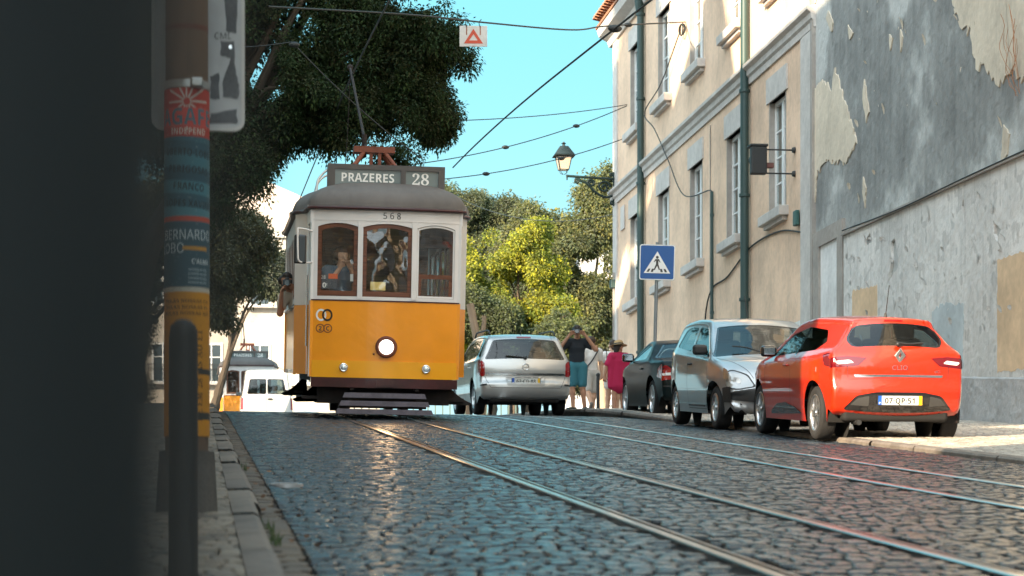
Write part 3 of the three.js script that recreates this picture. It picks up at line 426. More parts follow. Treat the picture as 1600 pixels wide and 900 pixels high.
  [[-4.2, 56], [-5.0, 72], [-4.0, 92], [-4.5, 112]].forEach(([X, L], k) => { const y = walkL(0, L); tree('park_tree', ['park tree hidden behind the poster pole, nearest of four on the left', 'second park tree behind the poster pole on the left', 'third park tree behind the poster pole on the left', 'farthest park tree behind the poster pole on the left'][k], [X, y, -L], [[X, y, -L], [X + 0.1, y + 2.5, -L], [X, y + 4, -L]], 0.22, [[X - 0.5, y + 5.4, -L, 2.8, 2.6, 3.4], [X - 1.2, y + 8.6, -L, 2.6, 2.4, 3.0], [X - 0.2, y + 3.2, -L, 2.2, 1.6, 3.0]], 1700, cFar, darkT, 51 + k, M.bark, 'trees', M.leaf, 0.3); });
  // pollarded stump beside the estate car
  const pb = shift(thing('bare_trunk', 'pale bare pollarded trunk just right of the tram', 'tree trunk'), 7.15, gr(7.15, 60), -60);
  part('trunk', tube([[0, 0, 0], [0.05, 0.8, 0], [-0.05, 1.6, 0], [-0.22, 2.5, 0], [-0.30, 2.9, 0]], 0.10, 20, 8), M.paleBark, pb); part('limb', tube([[-0.1, 1.9, 0], [0.05, 2.3, 0], [0.06, 2.6, 0]], 0.06, 10, 7), M.paleBark, pb);
}

// ------------------------------------------------------------------ the tram
M.yellow = phys([1.0, 0.35, 0.003], 0.36, { clearcoat: 0.45, clearcoatRoughness: 0.12, map: paintGrain, bumpMap: wavy, bumpScale: 0.0025 });
M.yellowLight = phys([1.0, 0.43, 0.006], 0.36, { clearcoat: 0.45, clearcoatRoughness: 0.12, map: paintGrain, bumpMap: wavy, bumpScale: 0.002 });
M.tramWhite = phys([0.80, 0.775, 0.76], 0.4, { clearcoat: 0.4, clearcoatRoughness: 0.2, map: paintGrain });
M.maroon = phys([0.075, 0.014, 0.016], 0.45, { clearcoat: 0.3, map: grainB });
M.tramRoof = std([0.155, 0.142, 0.135], 0.75, { map: grainA, bumpMap: bumpA, bumpScale: 0.004 });
M.signGrey = std([0.11, 0.10, 0.095], 0.7, { map: grainA });
M.under = std([0.03, 0.022, 0.02], 0.85, { map: grainB });
M.slatGrey = std([0.19, 0.17, 0.21], 0.65, { map: grainB });
M.windscreen = phys([0.92, 0.94, 0.93], 0.015, { transmission: 1, ior: 1.85, bumpMap: wavy, bumpScale: 0.03 });
M.tramPane = phys([0.90, 0.94, 0.93], 0.02, { transmission: 1, ior: 1.55 });
M.chrome = std([0.75, 0.75, 0.75], 0.16, { metalness: 1 });
M.black = phys([0.012, 0.012, 0.013], 0.35, { clearcoat: 0.4 });
M.innerWood = std([0.26, 0.13, 0.06], 0.5, { map: M.wood.map });
M.rustFrame = std([0.26, 0.075, 0.04], 0.7, { map: grainB });
M.white = std([0.82, 0.82, 0.80], 0.5);
M.inkDark = std([0.05, 0.045, 0.04], 0.6);

function makeTram(label, detailed) {
  const T = thing('tram', label, 'tram', 'yellow trams on the hill');
  const HW = 1.035, fz = (x) => -0.17 * (x / HW) ** 2;
  const bend = (g) => { const p = g.attributes.position; for (let i = 0; i < p.count; i++) p.setZ(i, p.getZ(i) + fz(p.getX(i))); g.computeVertexNormals(); return g; };
  const bb = (x0, x1, y0, y1, z0, z1) => uvm(bend(new THREE.BoxGeometry(x1 - x0, y1 - y0, z1 - z0, Math.max(2, Math.ceil((x1 - x0) / 0.1)), 1, 1).translate((x0 + x1) / 2, (y0 + y1) / 2, (z0 + z1) / 2)));
  const bent = (shape, z0, depth, edge = 0.12) => { let g = extr(shape, depth).translate(0, 0, z0); g = new TessellateModifier(edge, 8).modify(g.index ? g.toNonIndexed() : g); const p = g.attributes.position; for (let i = 0; i < p.count; i++) p.setZ(i, p.getZ(i) + fz(p.getX(i))); g.computeVertexNormals(); return uvm(g); };
  const arch = (x0, x1, y0, y1, rise) => { const s = new THREE.Shape(); s.moveTo(x0, y0); s.lineTo(x1, y0); s.lineTo(x1, y1 - rise); s.quadraticCurveTo((x0 + x1) / 2, y1 + rise, x0, y1 - rise); s.closePath(); return s; };
  // --- front
  const apron = part('front_apron', [bent(rrect(-HW, 0.57, HW, 1.625, 0.005), -0.03, 0.03)], M.yellow, T);
  part('apron_band', bb(-HW + 0.02, HW - 0.02, 0.565, 0.80, 0.0, 0.012), M.yellowLight, apron);
  part('bumper', [bb(-HW + 0.01, HW - 0.01, 0.43, 0.56, -0.12, 0.05), bb(-0.12, 0.12, 0.45, 0.54, 0.05, 0.075)], M.maroon, T);
  part('belt_line', bb(-HW - 0.004, HW + 0.004, 1.627, 1.642, -0.02, 0.012), M.maroon, T);
  const wins = [[-0.955, -0.405], [-0.335, 0.345], [0.42, 0.955]], face = rrect(-HW, 1.644, HW, 2.88, 0.004);
  wins.forEach(([a, b]) => face.holes.push(arch(a, b, 1.69, 2.70, 0.05)));
  part('upper_front', bent(face, -0.05, 0.05, 0.1), M.tramWhite, T);
  part('drip_strip', [bb(-HW, HW, 2.735, 2.745, 0.0, 0.008), ...[-0.37, 0.382].map((x) => bb(x - 0.034, x + 0.034, 1.66, 2.73, 0.0, 0.012))], M.tramWhite, T);
  wins.forEach(([a, b], k) => {
    const r = k === 2 ? 0.025 : 0.055, f = arch(a + 0.003, b - 0.003, 1.693, 2.695, 0.05); f.holes.push(arch(a + r, b - r, 1.69 + (k === 2 ? 0.03 : 0.075), 2.695 - r, 0.045));
    const w = part('windscreen', bent(f, -0.045, 0.03), k === 2 ? M.tramWhite : M.wood, T);
    if (k === 2) part('sash_bar', [bb(a + 0.03, b - 0.03, 1.96, 2.02, -0.07, -0.03), bb(a + 0.03, a + 0.065, 1.72, 1.96, -0.07, -0.03), bb(b - 0.075, b - 0.03, 1.72, 1.96, -0.07, -0.03)], M.wood, w);
    part('pane', panel(arch(a + r - 0.01, b - r + 0.01, 1.72, 2.70 - r, 0.045), (x, y) => V3(x, y, fz(x) - 0.034), 0.1), M.windscreen, w);
  });
  // headlamp, fog lamps, emblem
  const hl = part('headlamp', [new THREE.TorusGeometry(0.125, 0.028, 10, 32).translate(0.01, 1.0, 0.03), cyl(0.14, 0.14, 0.06, 0.01, 1.0, 0.0, 30, 'z')], M.rustFrame, T);
  part('lamp_lens', new THREE.SphereGeometry(0.2, 24, 8, 0, 6.3, 0, 0.62).rotateX(Math.PI / 2).translate(0.01, 1.0, -0.125), detailed ? M.lampGlow : M.white, hl);
  for (const x of [-0.575, 0.575]) { const l = part('fog_lamp', [new THREE.TorusGeometry(0.05, 0.013, 8, 24).translate(x, 0.705, fz(x) + 0.03), cyl(0.055, 0.06, 0.04, x, 0.705, fz(x) + 0.01, 20, 'z')], M.chrome, T); part('lamp_lens', new THREE.SphereGeometry(0.07, 16, 6, 0, 6.3, 0, 0.75).rotateX(Math.PI / 2).translate(x, 0.705, fz(x) - 0.016), M.lensClear, l); }
  part('bolt', sphere(0.014, -0.16, 0.9, 0.0), M.rustFrame, T);
  if (detailed) {
    const ring = (x, y, r, w, sx = 1) => { const s = new THREE.Shape().absarc(0, 0, r, 0, Math.PI * 2, false); s.holes.push(new THREE.Path().absarc(0, 0, r - w, 0, Math.PI * 2, true)); return panel(s, (u, v) => V3(x + u * sx, y + v, fz(x + u * sx) + 0.005), 0.05); };
    const em = part('emblem', ring(-0.895, 1.425, 0.085, 0.028, 0.85), M.white, T); part('emblem_ring', ring(-0.81, 1.425, 0.085, 0.028, 0.85).translate(0, 0, 0.002), M.black, em);
    const e2 = part('emblem', [ring(-0.905, 1.24, 0.062, 0.014), ring(-0.802, 1.24, 0.062, 0.014)], std([0.22, 0.06, 0.02], 0.6), T); part('lettering', [text('C', 0.06, 0.004).translate(-0.802, 1.24, fz(-0.8) + 0.003), text('2', 0.06, 0.004).translate(-0.905, 1.24, fz(-0.9) + 0.003)], M.inkDark, e2);
    part('fleet_number', text('5 6 8', 0.085, 0.005, fontReg).translate(0.06, 2.81, 0.0), M.inkDark, T);
    const card = part('route_card', [bb(-0.90, -0.68, 1.79, 1.99, -0.075, -0.07)], std([0.07, 0.08, 0.10], 0.6), T); part('card_header', bb(-0.80, -0.675, 1.93, 2.0, -0.069, -0.064), std([0.75, 0.13, 0.03], 0.6), card); part('lettering', [text('09', 0.07, 0.003).translate(-0.83, 1.84, fz(-0.83) - 0.07), text('28E', 0.045, 0.003, fontReg).translate(-0.855, 1.95, fz(-0.85) - 0.07)], M.white, card);
    part('notice_card', bb(-0.22, -0.01, 1.785, 1.90, -0.075, -0.068), std([0.80, 0.60, 0.20], 0.7), T);
    part('notice_card', bb(-0.50, -0.42, 1.90, 2.0, -0.075, -0.07), M.white, T);
  }
  // --- sides: shoulders, doorways, long panels
  const wallSeg = (x0, z0, x1, z1, y0, y1, t = 0.05) => { const d = Math.hypot(x1 - x0, z1 - z0); return uvm(new THREE.BoxGeometry(d, y1 - y0, t).rotateY(Math.atan2(-(z1 - z0), x1 - x0)).translate((x0 + x1) / 2, (y0 + y1) / 2, (z0 + z1) / 2)); };
  const BW = 1.215, Z0 = -1.36, Z1 = -7.05;
  for (const s of [-1, 1]) for (const e of [0, 1]) {
    const Z = (z) => e ? -8.41 - z : z, S = (x0, z0, x1, z1, y0, y1, t) => wallSeg(s * x0, Z(z0), s * x1, Z(z1), y0, y1, t);
    part('corner_post', [S(HW - 0.012, -0.16, HW + 0.004, -0.30, 0.57, 1.625), S(HW - 0.002, -0.88, HW + 0.016, -1.02, 0.6, 1.58)], M.yellow, T);
    part('corner_post', [S(HW - 0.012, -0.16, HW + 0.004, -0.30, 1.63, 2.88), S(HW, -0.16, HW + 0.02, -1.03, 2.70, 2.88), S(HW - 0.002, -0.88, HW + 0.016, -1.02, 1.582, 2.70)], M.tramWhite, T);
    part('shoulder', S(HW + 0.016, -1.0, BW, Z0, 0.6, 1.58), M.yellow, T); part('shoulder', S(HW + 0.016, -1.0, BW, Z0, 1.582, 2.88), M.tramWhite, T);
    part('door_leaf', [S(HW - 0.07, -0.31, HW - 0.06, -0.38, 0.62, 2.66, 0.03), S(HW - 0.07, -0.82, HW - 0.06, -0.90, 0.62, 2.66, 0.03), ...(s > 0 || e ? [S(HW - 0.07, -0.36, HW - 0.06, -0.84, 0.62, 1.6, 0.03)] : [])], M.wood, T);
    if (s > 0 || e) part('door_pane', S(HW - 0.07, -0.38, HW - 0.06, -0.82, 1.6, 2.6, 0.006), M.tramPane, T);
    part('grab_rail', rod([s * (HW + 0.035), 1.0, Z(-0.9)], [s * (HW + 0.035), 2.0, Z(-0.9)], 0.014), M.chrome, T);
    // curved step guard below the door
    part('step_guard', tubePlate(s, Z), M.under, T); part('door_step', S(HW - 0.05, -0.3, HW + 0.02, -0.95, 0.26, 0.30, 0.3), M.under, T);
  }
  function tubePlate(s, Z) { const sh = new THREE.Shape(); sh.moveTo(0.85, 0.60); sh.quadraticCurveTo(0.98, 0.32, 1.26, 0.22); sh.lineTo(1.22, 0.19); sh.lineTo(0.82, 0.2); sh.closePath(); const g = uvm(extr(sh, 0.6)); g.scale(s, 1, 1); return g.translate(0, 0.02, Math.min(Z(-0.35), Z(-0.95))); }
  for (const s of [-1, 1]) {
    const sh = poly([[Z1, 1.60], [Z0, 1.60], [Z0, 2.88], [Z1, 2.88]]), n = 6, wz = (Z0 - Z1) / n;
    for (let k = 0; k < n; k++) sh.holes.push(arch(Z1 + k * wz + 0.07, Z1 + (k + 1) * wz - 0.07, 1.70, 2.62, 0.03));
    const side = (geo) => geo.rotateY(-Math.PI / 2).translate(s * BW + (s > 0 ? 0 : 0.04), 0, 0);
    const up = part('side_upper', uvm(side(extr(sh, 0.04))), M.tramWhite, T);
    for (let k = 0; k < n; k++) { const f = arch(Z1 + k * wz + 0.072, Z1 + (k + 1) * wz - 0.072, 1.702, 2.618, 0.03); f.holes.push(arch(Z1 + k * wz + 0.11, Z1 + (k + 1) * wz - 0.11, 1.74, 2.58, 0.03)); const w = part('side_window', uvm(side(extr(f, 0.03))), M.wood, T); if (!(s < 0 && k === 4)) part('pane', box(0.006, 0.86, wz - 0.22, s * (BW - 0.02), 2.16, Z1 + (k + 0.5) * wz), M.tramPane, w); else part('pane', box(0.006, 0.4, wz - 0.22, s * (BW - 0.02), 2.38, Z1 + (k + 0.5) * wz), M.tramPane, w); }
    for (let k = 0; k < 12; k++) part('side_board', box(0.03, 0.92, (Z0 - Z1) / 12 - 0.006, s * (BW - 0.015), 1.115, Z1 + (k + 0.5) * (Z0 - Z1) / 12), M.yellow, T);
    part('side_rail', [box(0.05, 0.035, Z0 - Z1, s * BW, 1.585, (Z0 + Z1) / 2), box(0.045, 0.06, Z0 - Z1, s * (BW - 0.01), 0.63, (Z0 + Z1) / 2)], M.maroon, T);
  }
  part('rear_panel', [box(2 * HW - 0.1, 1.05, 0.05, 0, 1.1, -8.3), box(2 * HW - 0.1, 0.2, 0.05, 0, 2.78, -8.3)], M.yellow, T);
  part('filled_rear_bulkhead', [bx2(-1.15, -0.42, 0.9, 2.9, -7.02, -6.98), bx2(0.42, 1.15, 0.9, 2.9, -7.02, -6.98), bx2(-0.42, 0.42, 0.9, 2.9, -7.015, -6.985)], M.innerWood, T); part('rear_glass', box(2 * HW - 0.1, 1.0, 0.01, 0, 2.15, -8.3), M.tramPane, T);  // bulkhead added and filled in to block the bright view through the tram
  // --- interior
  part('floor', box(2 * HW, 0.08, 8.0, 0, 0.86, -4.2), M.under, T); part('ceiling', box(2.2, 0.03, 7.9, 0, 2.93, -4.2), std([0.55, 0.5, 0.42], 0.8), T);
  part('bulkhead', [bx2(-1.15, -0.42, 0.9, 2.9, -1.42, -1.38), bx2(0.42, 1.15, 0.9, 1.75, -1.42, -1.38), bx2(-0.42, 1.15, 2.45, 2.9, -1.42, -1.38), bx2(-0.42, 0.42, 0.9, 1.8, -1.41, -1.39), bx2(-0.42, -0.3, 1.8, 2.45, -1.41, -1.39), bx2(0.2, 0.42, 1.8, 2.45, -1.41, -1.39), bx2(0.42, 0.5, 1.75, 2.45, -1.42, -1.38), bx2(0.98, 1.15, 1.75, 2.45, -1.42, -1.38)], M.innerWood, T);
  for (let k = 0; k < 7; k++) for (const s of [-1, 1]) part('bench', [rbox(0.82, 0.1, 0.42, 0.03, s * 0.7, 1.3, -1.9 - k * 0.76), rbox(0.82, 0.5, 0.06, 0.03, s * 0.7, 1.55, -2.12 - k * 0.76)], M.innerWood, T);
  part('controller', [cyl(0.16, 0.18, 0.7, 0.15, 1.25, -0.42), cyl(0.02, 0.02, 0.1, 0.15, 1.63, -0.42), box(0.2, 0.02, 0.03, 0.2, 1.69, -0.42)], M.under, T);
  part('driver_stool', [cyl(0.17, 0.17, 0.06, -0.55, 1.42, -0.8), cyl(0.03, 0.03, 0.5, -0.55, 1.15, -0.8)], M.under, T);
  part('cab_wall', [bx2(-0.40, -0.35, 2.0, 2.9, -1.36, -0.5), bx2(-0.43, 0.4, 0.9, 1.72, -0.16, -0.12)], M.innerWood, T);
  // --- roof: dome carried from the eaves outline to the ridge
  const eave = []; { const O = 0.055; for (let i = 0; i <= 16; i++) { const x = -HW - 0.02 + (2 * HW + 0.04) * i / 16; eave.push([x, fz(x) + O]); } eave.push([HW + O + 0.02, -0.3], [HW + O + 0.04, -1.0], [BW + O, Z0], [BW + O, -2.5], [BW + O, -4.2], [BW + O, -5.9], [BW + O, Z1], [HW + O + 0.04, -7.4], [HW + O + 0.02, -8.1]); for (let i = 0; i <= 16; i++) { const x = HW + 0.02 - (2 * HW + 0.04) * i / 16; eave.push([x, -8.41 - fz(x) - O]); } eave.push([-HW - O - 0.02, -8.1], [-HW - O - 0.04, -7.4], [-BW - O, Z1], [-BW - O, -5.9], [-BW - O, -4.2], [-BW - O, -2.5], [-BW - O, Z0], [-HW - O - 0.04, -1.0], [-HW - O - 0.02, -0.3]); }
  { const pos = [], idx = [], n = eave.length, rows = 12; for (let r = 0; r <= rows; r++) { const a = r / rows * Math.PI / 2, k = Math.pow(Math.cos(a), 0.8), y = 2.92 + 0.40 * Math.pow(Math.sin(a), 0.85); for (const [x, z] of eave) { const rz = clamp(z, -7.5, -0.9); pos.push(x * k, y, rz + (z - rz) * k); } } for (let r = 0; r < rows; r++) for (let i = 0; i < n; i++) { const a = r * n + i, b = r * n + (i + 1) % n; idx.push(a, b, a + n, b, b + n, a + n); } const g = new THREE.BufferGeometry(); g.setAttribute('position', new THREE.Float32BufferAttribute(pos, 3)); g.setIndex(idx); const m = mergeVertices(g); m.computeVertexNormals(); const nn = m.attributes.normal, pp = m.attributes.position, uv = new Float32Array(pp.count * 2); for (let i = 0; i < pp.count; i++) { uv[i * 2] = pp.getX(i); uv[i * 2 + 1] = pp.getZ(i); } m.setAttribute('uv', new THREE.BufferAttribute(uv, 2)); part('roof', m, M.tramRoof, T); }
  const ringAt = (o, y, r) => new THREE.TubeGeometry(new THREE.CatmullRomCurve3(eave.map(([x, z]) => V3(x * (1 + o), y, z + (z > -4.2 ? o : -o))), true, 'centripetal'), 160, r, 6, true);
  part('roof_trim', ringAt(0.005, 2.905, 0.022), M.maroon, T); part('roof_fascia', uvm(extr((() => { const s = poly(eave.map(([x, z]) => [x, -z])); s.holes.push(new THREE.Path(eave.map(([x, z]) => new THREE.Vector2(x * 0.93, -(-4.2 + (z + 4.2) * 0.985))))); return s; })(), 0.03).rotateX(-Math.PI / 2).translate(0, 2.875, 0)), M.tramRoof, T);
  for (const [a, b] of [[-0.98, -0.42], [-0.35, 0.35], [0.42, 0.98]]) part('roof_bead', tube([0, 1, 2, 3, 4, 5, 6].map((k) => { const t = k / 6, x = lerp(a, b, t) * 0.97; return [x, 2.955 + 0.045 * Math.sin(Math.PI * t), fz(x) + 0.015 - 0.05 * Math.sin(Math.PI * t)]; }), 0.013, 20, 5), M.tramRoof, T);
  // --- destination box
  const sb = part('destination_box', [bx2(-0.82, 0.82, 3.195, 3.250, -0.75, -0.42), bx2(-0.82, 0.82, 3.470, 3.540, -0.75, -0.42), bx2(-0.82, -0.72, 3.250, 3.470, -0.75, -0.42), bx2(0.73, 0.82, 3.250, 3.470, -0.75, -0.42), bx2(0.20, 0.27, 3.250, 3.470, -0.75, -0.42), bx2(-0.72, 0.73, 3.250, 3.470, -0.75, -0.7), bx2(-0.82, -0.73, 3.010, 3.195, -0.7, -0.44), bx2(0.72, 0.82, 2.960, 3.195, -0.7, -0.44), bx2(0.2, 0.26, 3.160, 3.195, -0.6, -0.44)], M.signGrey, T);
  const panelM = phys([0.13, 0.175, 0.175], 0.3, { clearcoat: 0.6, clearcoatRoughness: 0.1 });
  part('destination_panel', bx2(-0.72, 0.2, 3.250, 3.470, -0.47, -0.455), panelM, sb); part('number_panel', bx2(0.27, 0.73, 3.250, 3.470, -0.47, -0.455), panelM, sb);
  part('lettering', [text('PRAZERES', 0.12, 0.006).scale(0.97, 1, 1).translate(-0.26, 3.36, -0.455), text('28', 0.16, 0.006, fontSerif).translate(0.48, 3.36, -0.455)], M.white, sb);
  // --- roof gear
  part('roof_board', [box(0.5, 0.03, 6.2, 0, 3.38, -4.4), ...[-1.6, -3, -4.4, -5.8, -7].map((z) => box(0.9, 0.06, 0.06, 0, 3.33, z))], M.under, T);
  part('handrail', [tube([[-0.95, 3.2, -1.3], [-0.9, 3.42, -1.5], [-0.7, 3.58, -1.55], [0.3, 3.58, -1.55], [0.75, 3.5, -1.5]], 0.018, 30), tube([[-0.98, 3.1, -1.5], [-0.9, 3.38, -1.8], [-0.75, 3.50, -1.9], [0.5, 3.52, -1.9]], 0.016, 30)], std([0.5, 0.48, 0.45], 0.4, { metalness: 0.8 }), T);
  const tb = part('trolley_base', [rod([-0.55, 3.42, -3.0], [-0.16, 3.98, -3.4], 0.035), rod([0.55, 3.42, -3.0], [0.16, 3.98, -3.4], 0.035), rod([-0.55, 3.42, -4.4], [-0.16, 3.98, -3.7], 0.035), rod([0.55, 3.42, -4.4], [0.16, 3.98, -3.7], 0.035), box(0.62, 0.09, 0.4, 0, 4.02, -3.55), box(0.05, 0.3, 0.06, -0.05, 3.82, -3.4), box(0.05, 0.3, 0.06, 0.08, 3.82, -3.4), cyl(0.07, 0.07, 0.12, 0.02, 3.72, -3.35, 12, 'x')], M.rustFrame, T);
  part('trolley_pole', [rod([-0.12, 4.05, -3.5], [-0.16, 5.82, -8.1], 0.022), sphere(0.05, -0.16, 5.83, -8.1), cyl(0.04, 0.04, 0.35, -0.14, 4.1, -3.7, 10)], M.under, tb);
  part('trolley_rope', [tube([[-0.16, 5.75, -8.0], [-0.2, 4.3, -8.3], [-0.3, 3.2, -8.45]], 0.006, 12, 4)], M.under, T);
  // --- mirror on the door side
  const mir = part('mirror', rbox(0.17, 0.40, 0.05, 0.03, -1.20, 2.32, -0.05), M.black, T);
  part('mirror_frame', [tube([[-1.03, 2.58, -0.16], [-1.15, 2.60, -0.08], [-1.24, 2.60, -0.02], [-1.24, 2.56, -0.01], [-1.235, 2.3, 0.0], [-1.22, 2.16, 0.0], [-1.16, 2.14, -0.05], [-1.03, 2.15, -0.16]], 0.013, 50)], M.tramWhite, mir);
  // --- underneath: truck, wheels, slatted life guard
  part('underframe', [bx2(-0.95, 0.95, 0.5, 0.8, -8.1, -0.2), bx2(-0.75, 0.75, 0.25, 0.5, -6.4, -1.9), bx2(-0.9, -0.6, 0.35, 0.6, -1.9, -0.5), bx2(0.6, 0.9, 0.35, 0.6, -1.9, -0.5), bx2(-0.9, 0.9, 0.18, 0.4, -2.0, -1.9)], M.under, T);
  for (const z of [-2.6, -5.8]) for (const s of [-1, 1]) { const w = part('wheel', [cyl(0.37, 0.37, 0.11, s * 0.455, 0.37, z, 28, 'x'), cyl(0.40, 0.40, 0.03, s * 0.40, 0.37, z, 28, 'x')], M.rustSteel, T); part('axle_box', box(0.2, 0.24, 0.3, s * 0.66, 0.4, z), M.under, w); }
  const lg = part('life_guard', [box(0.05, 0.05, 0.5, -0.45, 0.42, -0.25), box(0.05, 0.05, 0.5, 0.45, 0.42, -0.25)], M.under, T);
  for (let k = 0; k < 3; k++) { const y = 0.36 - k * 0.112, w = 0.555 + k * 0.05; part('guard_slat', uvm(extr(poly([[-w, y], [w, y], [w + 0.03, y - 0.07], [-w - 0.03, y - 0.07]]), 0.03).translate(0, 0, 0.02 + k * 0.02)), M.slatGrey, lg); }
  for (const s of [-1, 1]) part('guard_stay', uvm(extr(poly([[-0.025, 0.34], [0.025, 0.34], [0.025 + s * 0.07, 0.04], [-0.025 + s * 0.07, 0.04]]), 0.02).translate(s * 0.46, 0, 0.0)), M.under, lg);
  part('added_shade_plate', bx2(-0.62, 0.62, 0.14, 0.5, -0.42, -0.38), M.under, T); for (const s of [-1, 1]) part('step_box', bx2(Math.min(s * 0.5, s * 0.93), Math.max(s * 0.5, s * 0.93), 0.2, 0.56, -1.5, -0.3), M.under, T); part('tail_guard', box(1.3, 0.25, 0.05, 0, 0.25, -8.3), M.under, T);  // dark plate added behind the slats so the gaps look shaded
  return T;
}
M.lensClear = phys([0.7, 0.8, 0.85], 0.08, { metalness: 0.5, clearcoat: 1 });
M.lampGlow = new THREE.MeshStandardMaterial({ color: 0xffffff, emissive: new THREE.Color(1, 0.93, 0.82), emissiveIntensity: 1.3, roughness: 0.2 });
const tram = makeTram('yellow and white tram number 568 with a lit headlamp, nearest the camera', true);
onSlope(tram, 2.56, 33.0, road(2.56, 33) + 0.01); tram.rotateZ(-0.012); tram.rotateY(-0.012);
{ const l = new THREE.SpotLight(new THREE.Color(1, 0.62, 0.3), 1.1, 0, 0.35, 0.9); l.name = 'headlamp_beam'; const p = V3(0.01, 1.0, 0.10).applyMatrix4((tram.updateMatrixWorld(), tram.matrixWorld)); l.position.copy(p); const q = V3(0.0, -0.5, 13).applyMatrix4(tram.matrixWorld); l.target.position.copy(q); l.shadow.radius = 5; l.castShadow = true; scene.add(l, l.target); }
const tram2 = makeTram('second yellow and white tram farther down the street behind the white van', false);
onSlope(tram2, 2.1, 101);

// ------------------------------------------------------------------ cars: x forward, y up, z to the car's right, origin on the ground midway between the axles
M.tyre = std([0.018, 0.018, 0.019], 0.85, { bumpMap: bumpFine, bumpScale: 0.003 });
M.alloy = std([0.66, 0.66, 0.67], 0.28, { metalness: 0.95 });
M.carGlass = phys([0.42, 0.50, 0.50], 0.02, { transmission: 1, ior: 1.6 });
M.trim = std([0.02, 0.021, 0.022], 0.55); M.glossBlack = phys([0.01, 0.01, 0.011], 0.15, { clearcoat: 1 });
M.redDeep = phys([0.13, 0.002, 0.006], 0.1, { clearcoat: 1, clearcoatRoughness: 0.03 }); M.cabin = std([0.045, 0.045, 0.048], 0.85); M.redLens = phys([0.26, 0.006, 0.008], 0.12, { clearcoat: 1, clearcoatRoughness: 0.03 }); M.clearLens = phys([0.75, 0.76, 0.76], 0.1, { clearcoat: 1 }); M.headLens = phys([0.30, 0.31, 0.31], 0.22, { metalness: 0.5, clearcoat: 1 });
const paint = (c, o = {}) => phys(c, 0.35, { clearcoat: 1, clearcoatRoughness: 0.03, ...o });
function plateTex(str) { return canvasTex(520, 110, (c, w, h) => { c.fillStyle = '#c9cbc6'; c.fillRect(0, 0, w, h); c.fillStyle = '#1c56b4'; c.fillRect(0, 0, 46, h); c.fillStyle = '#e2b21e'; c.fillRect(w - 46, 0, 46, h); c.fillStyle = '#fff'; c.font = 'bold 30px sans-serif'; c.fillText('P', 12, 96); c.fillStyle = '#16181a'; c.font = 'bold 88px sans-serif'; c.textAlign = 'center'; c.textBaseline = 'middle'; c.fillText(str, w / 2, h / 2 + 4, 400); c.strokeStyle = '#222'; c.lineWidth = 4; c.strokeRect(2, 2, w - 4, h - 4); }); }
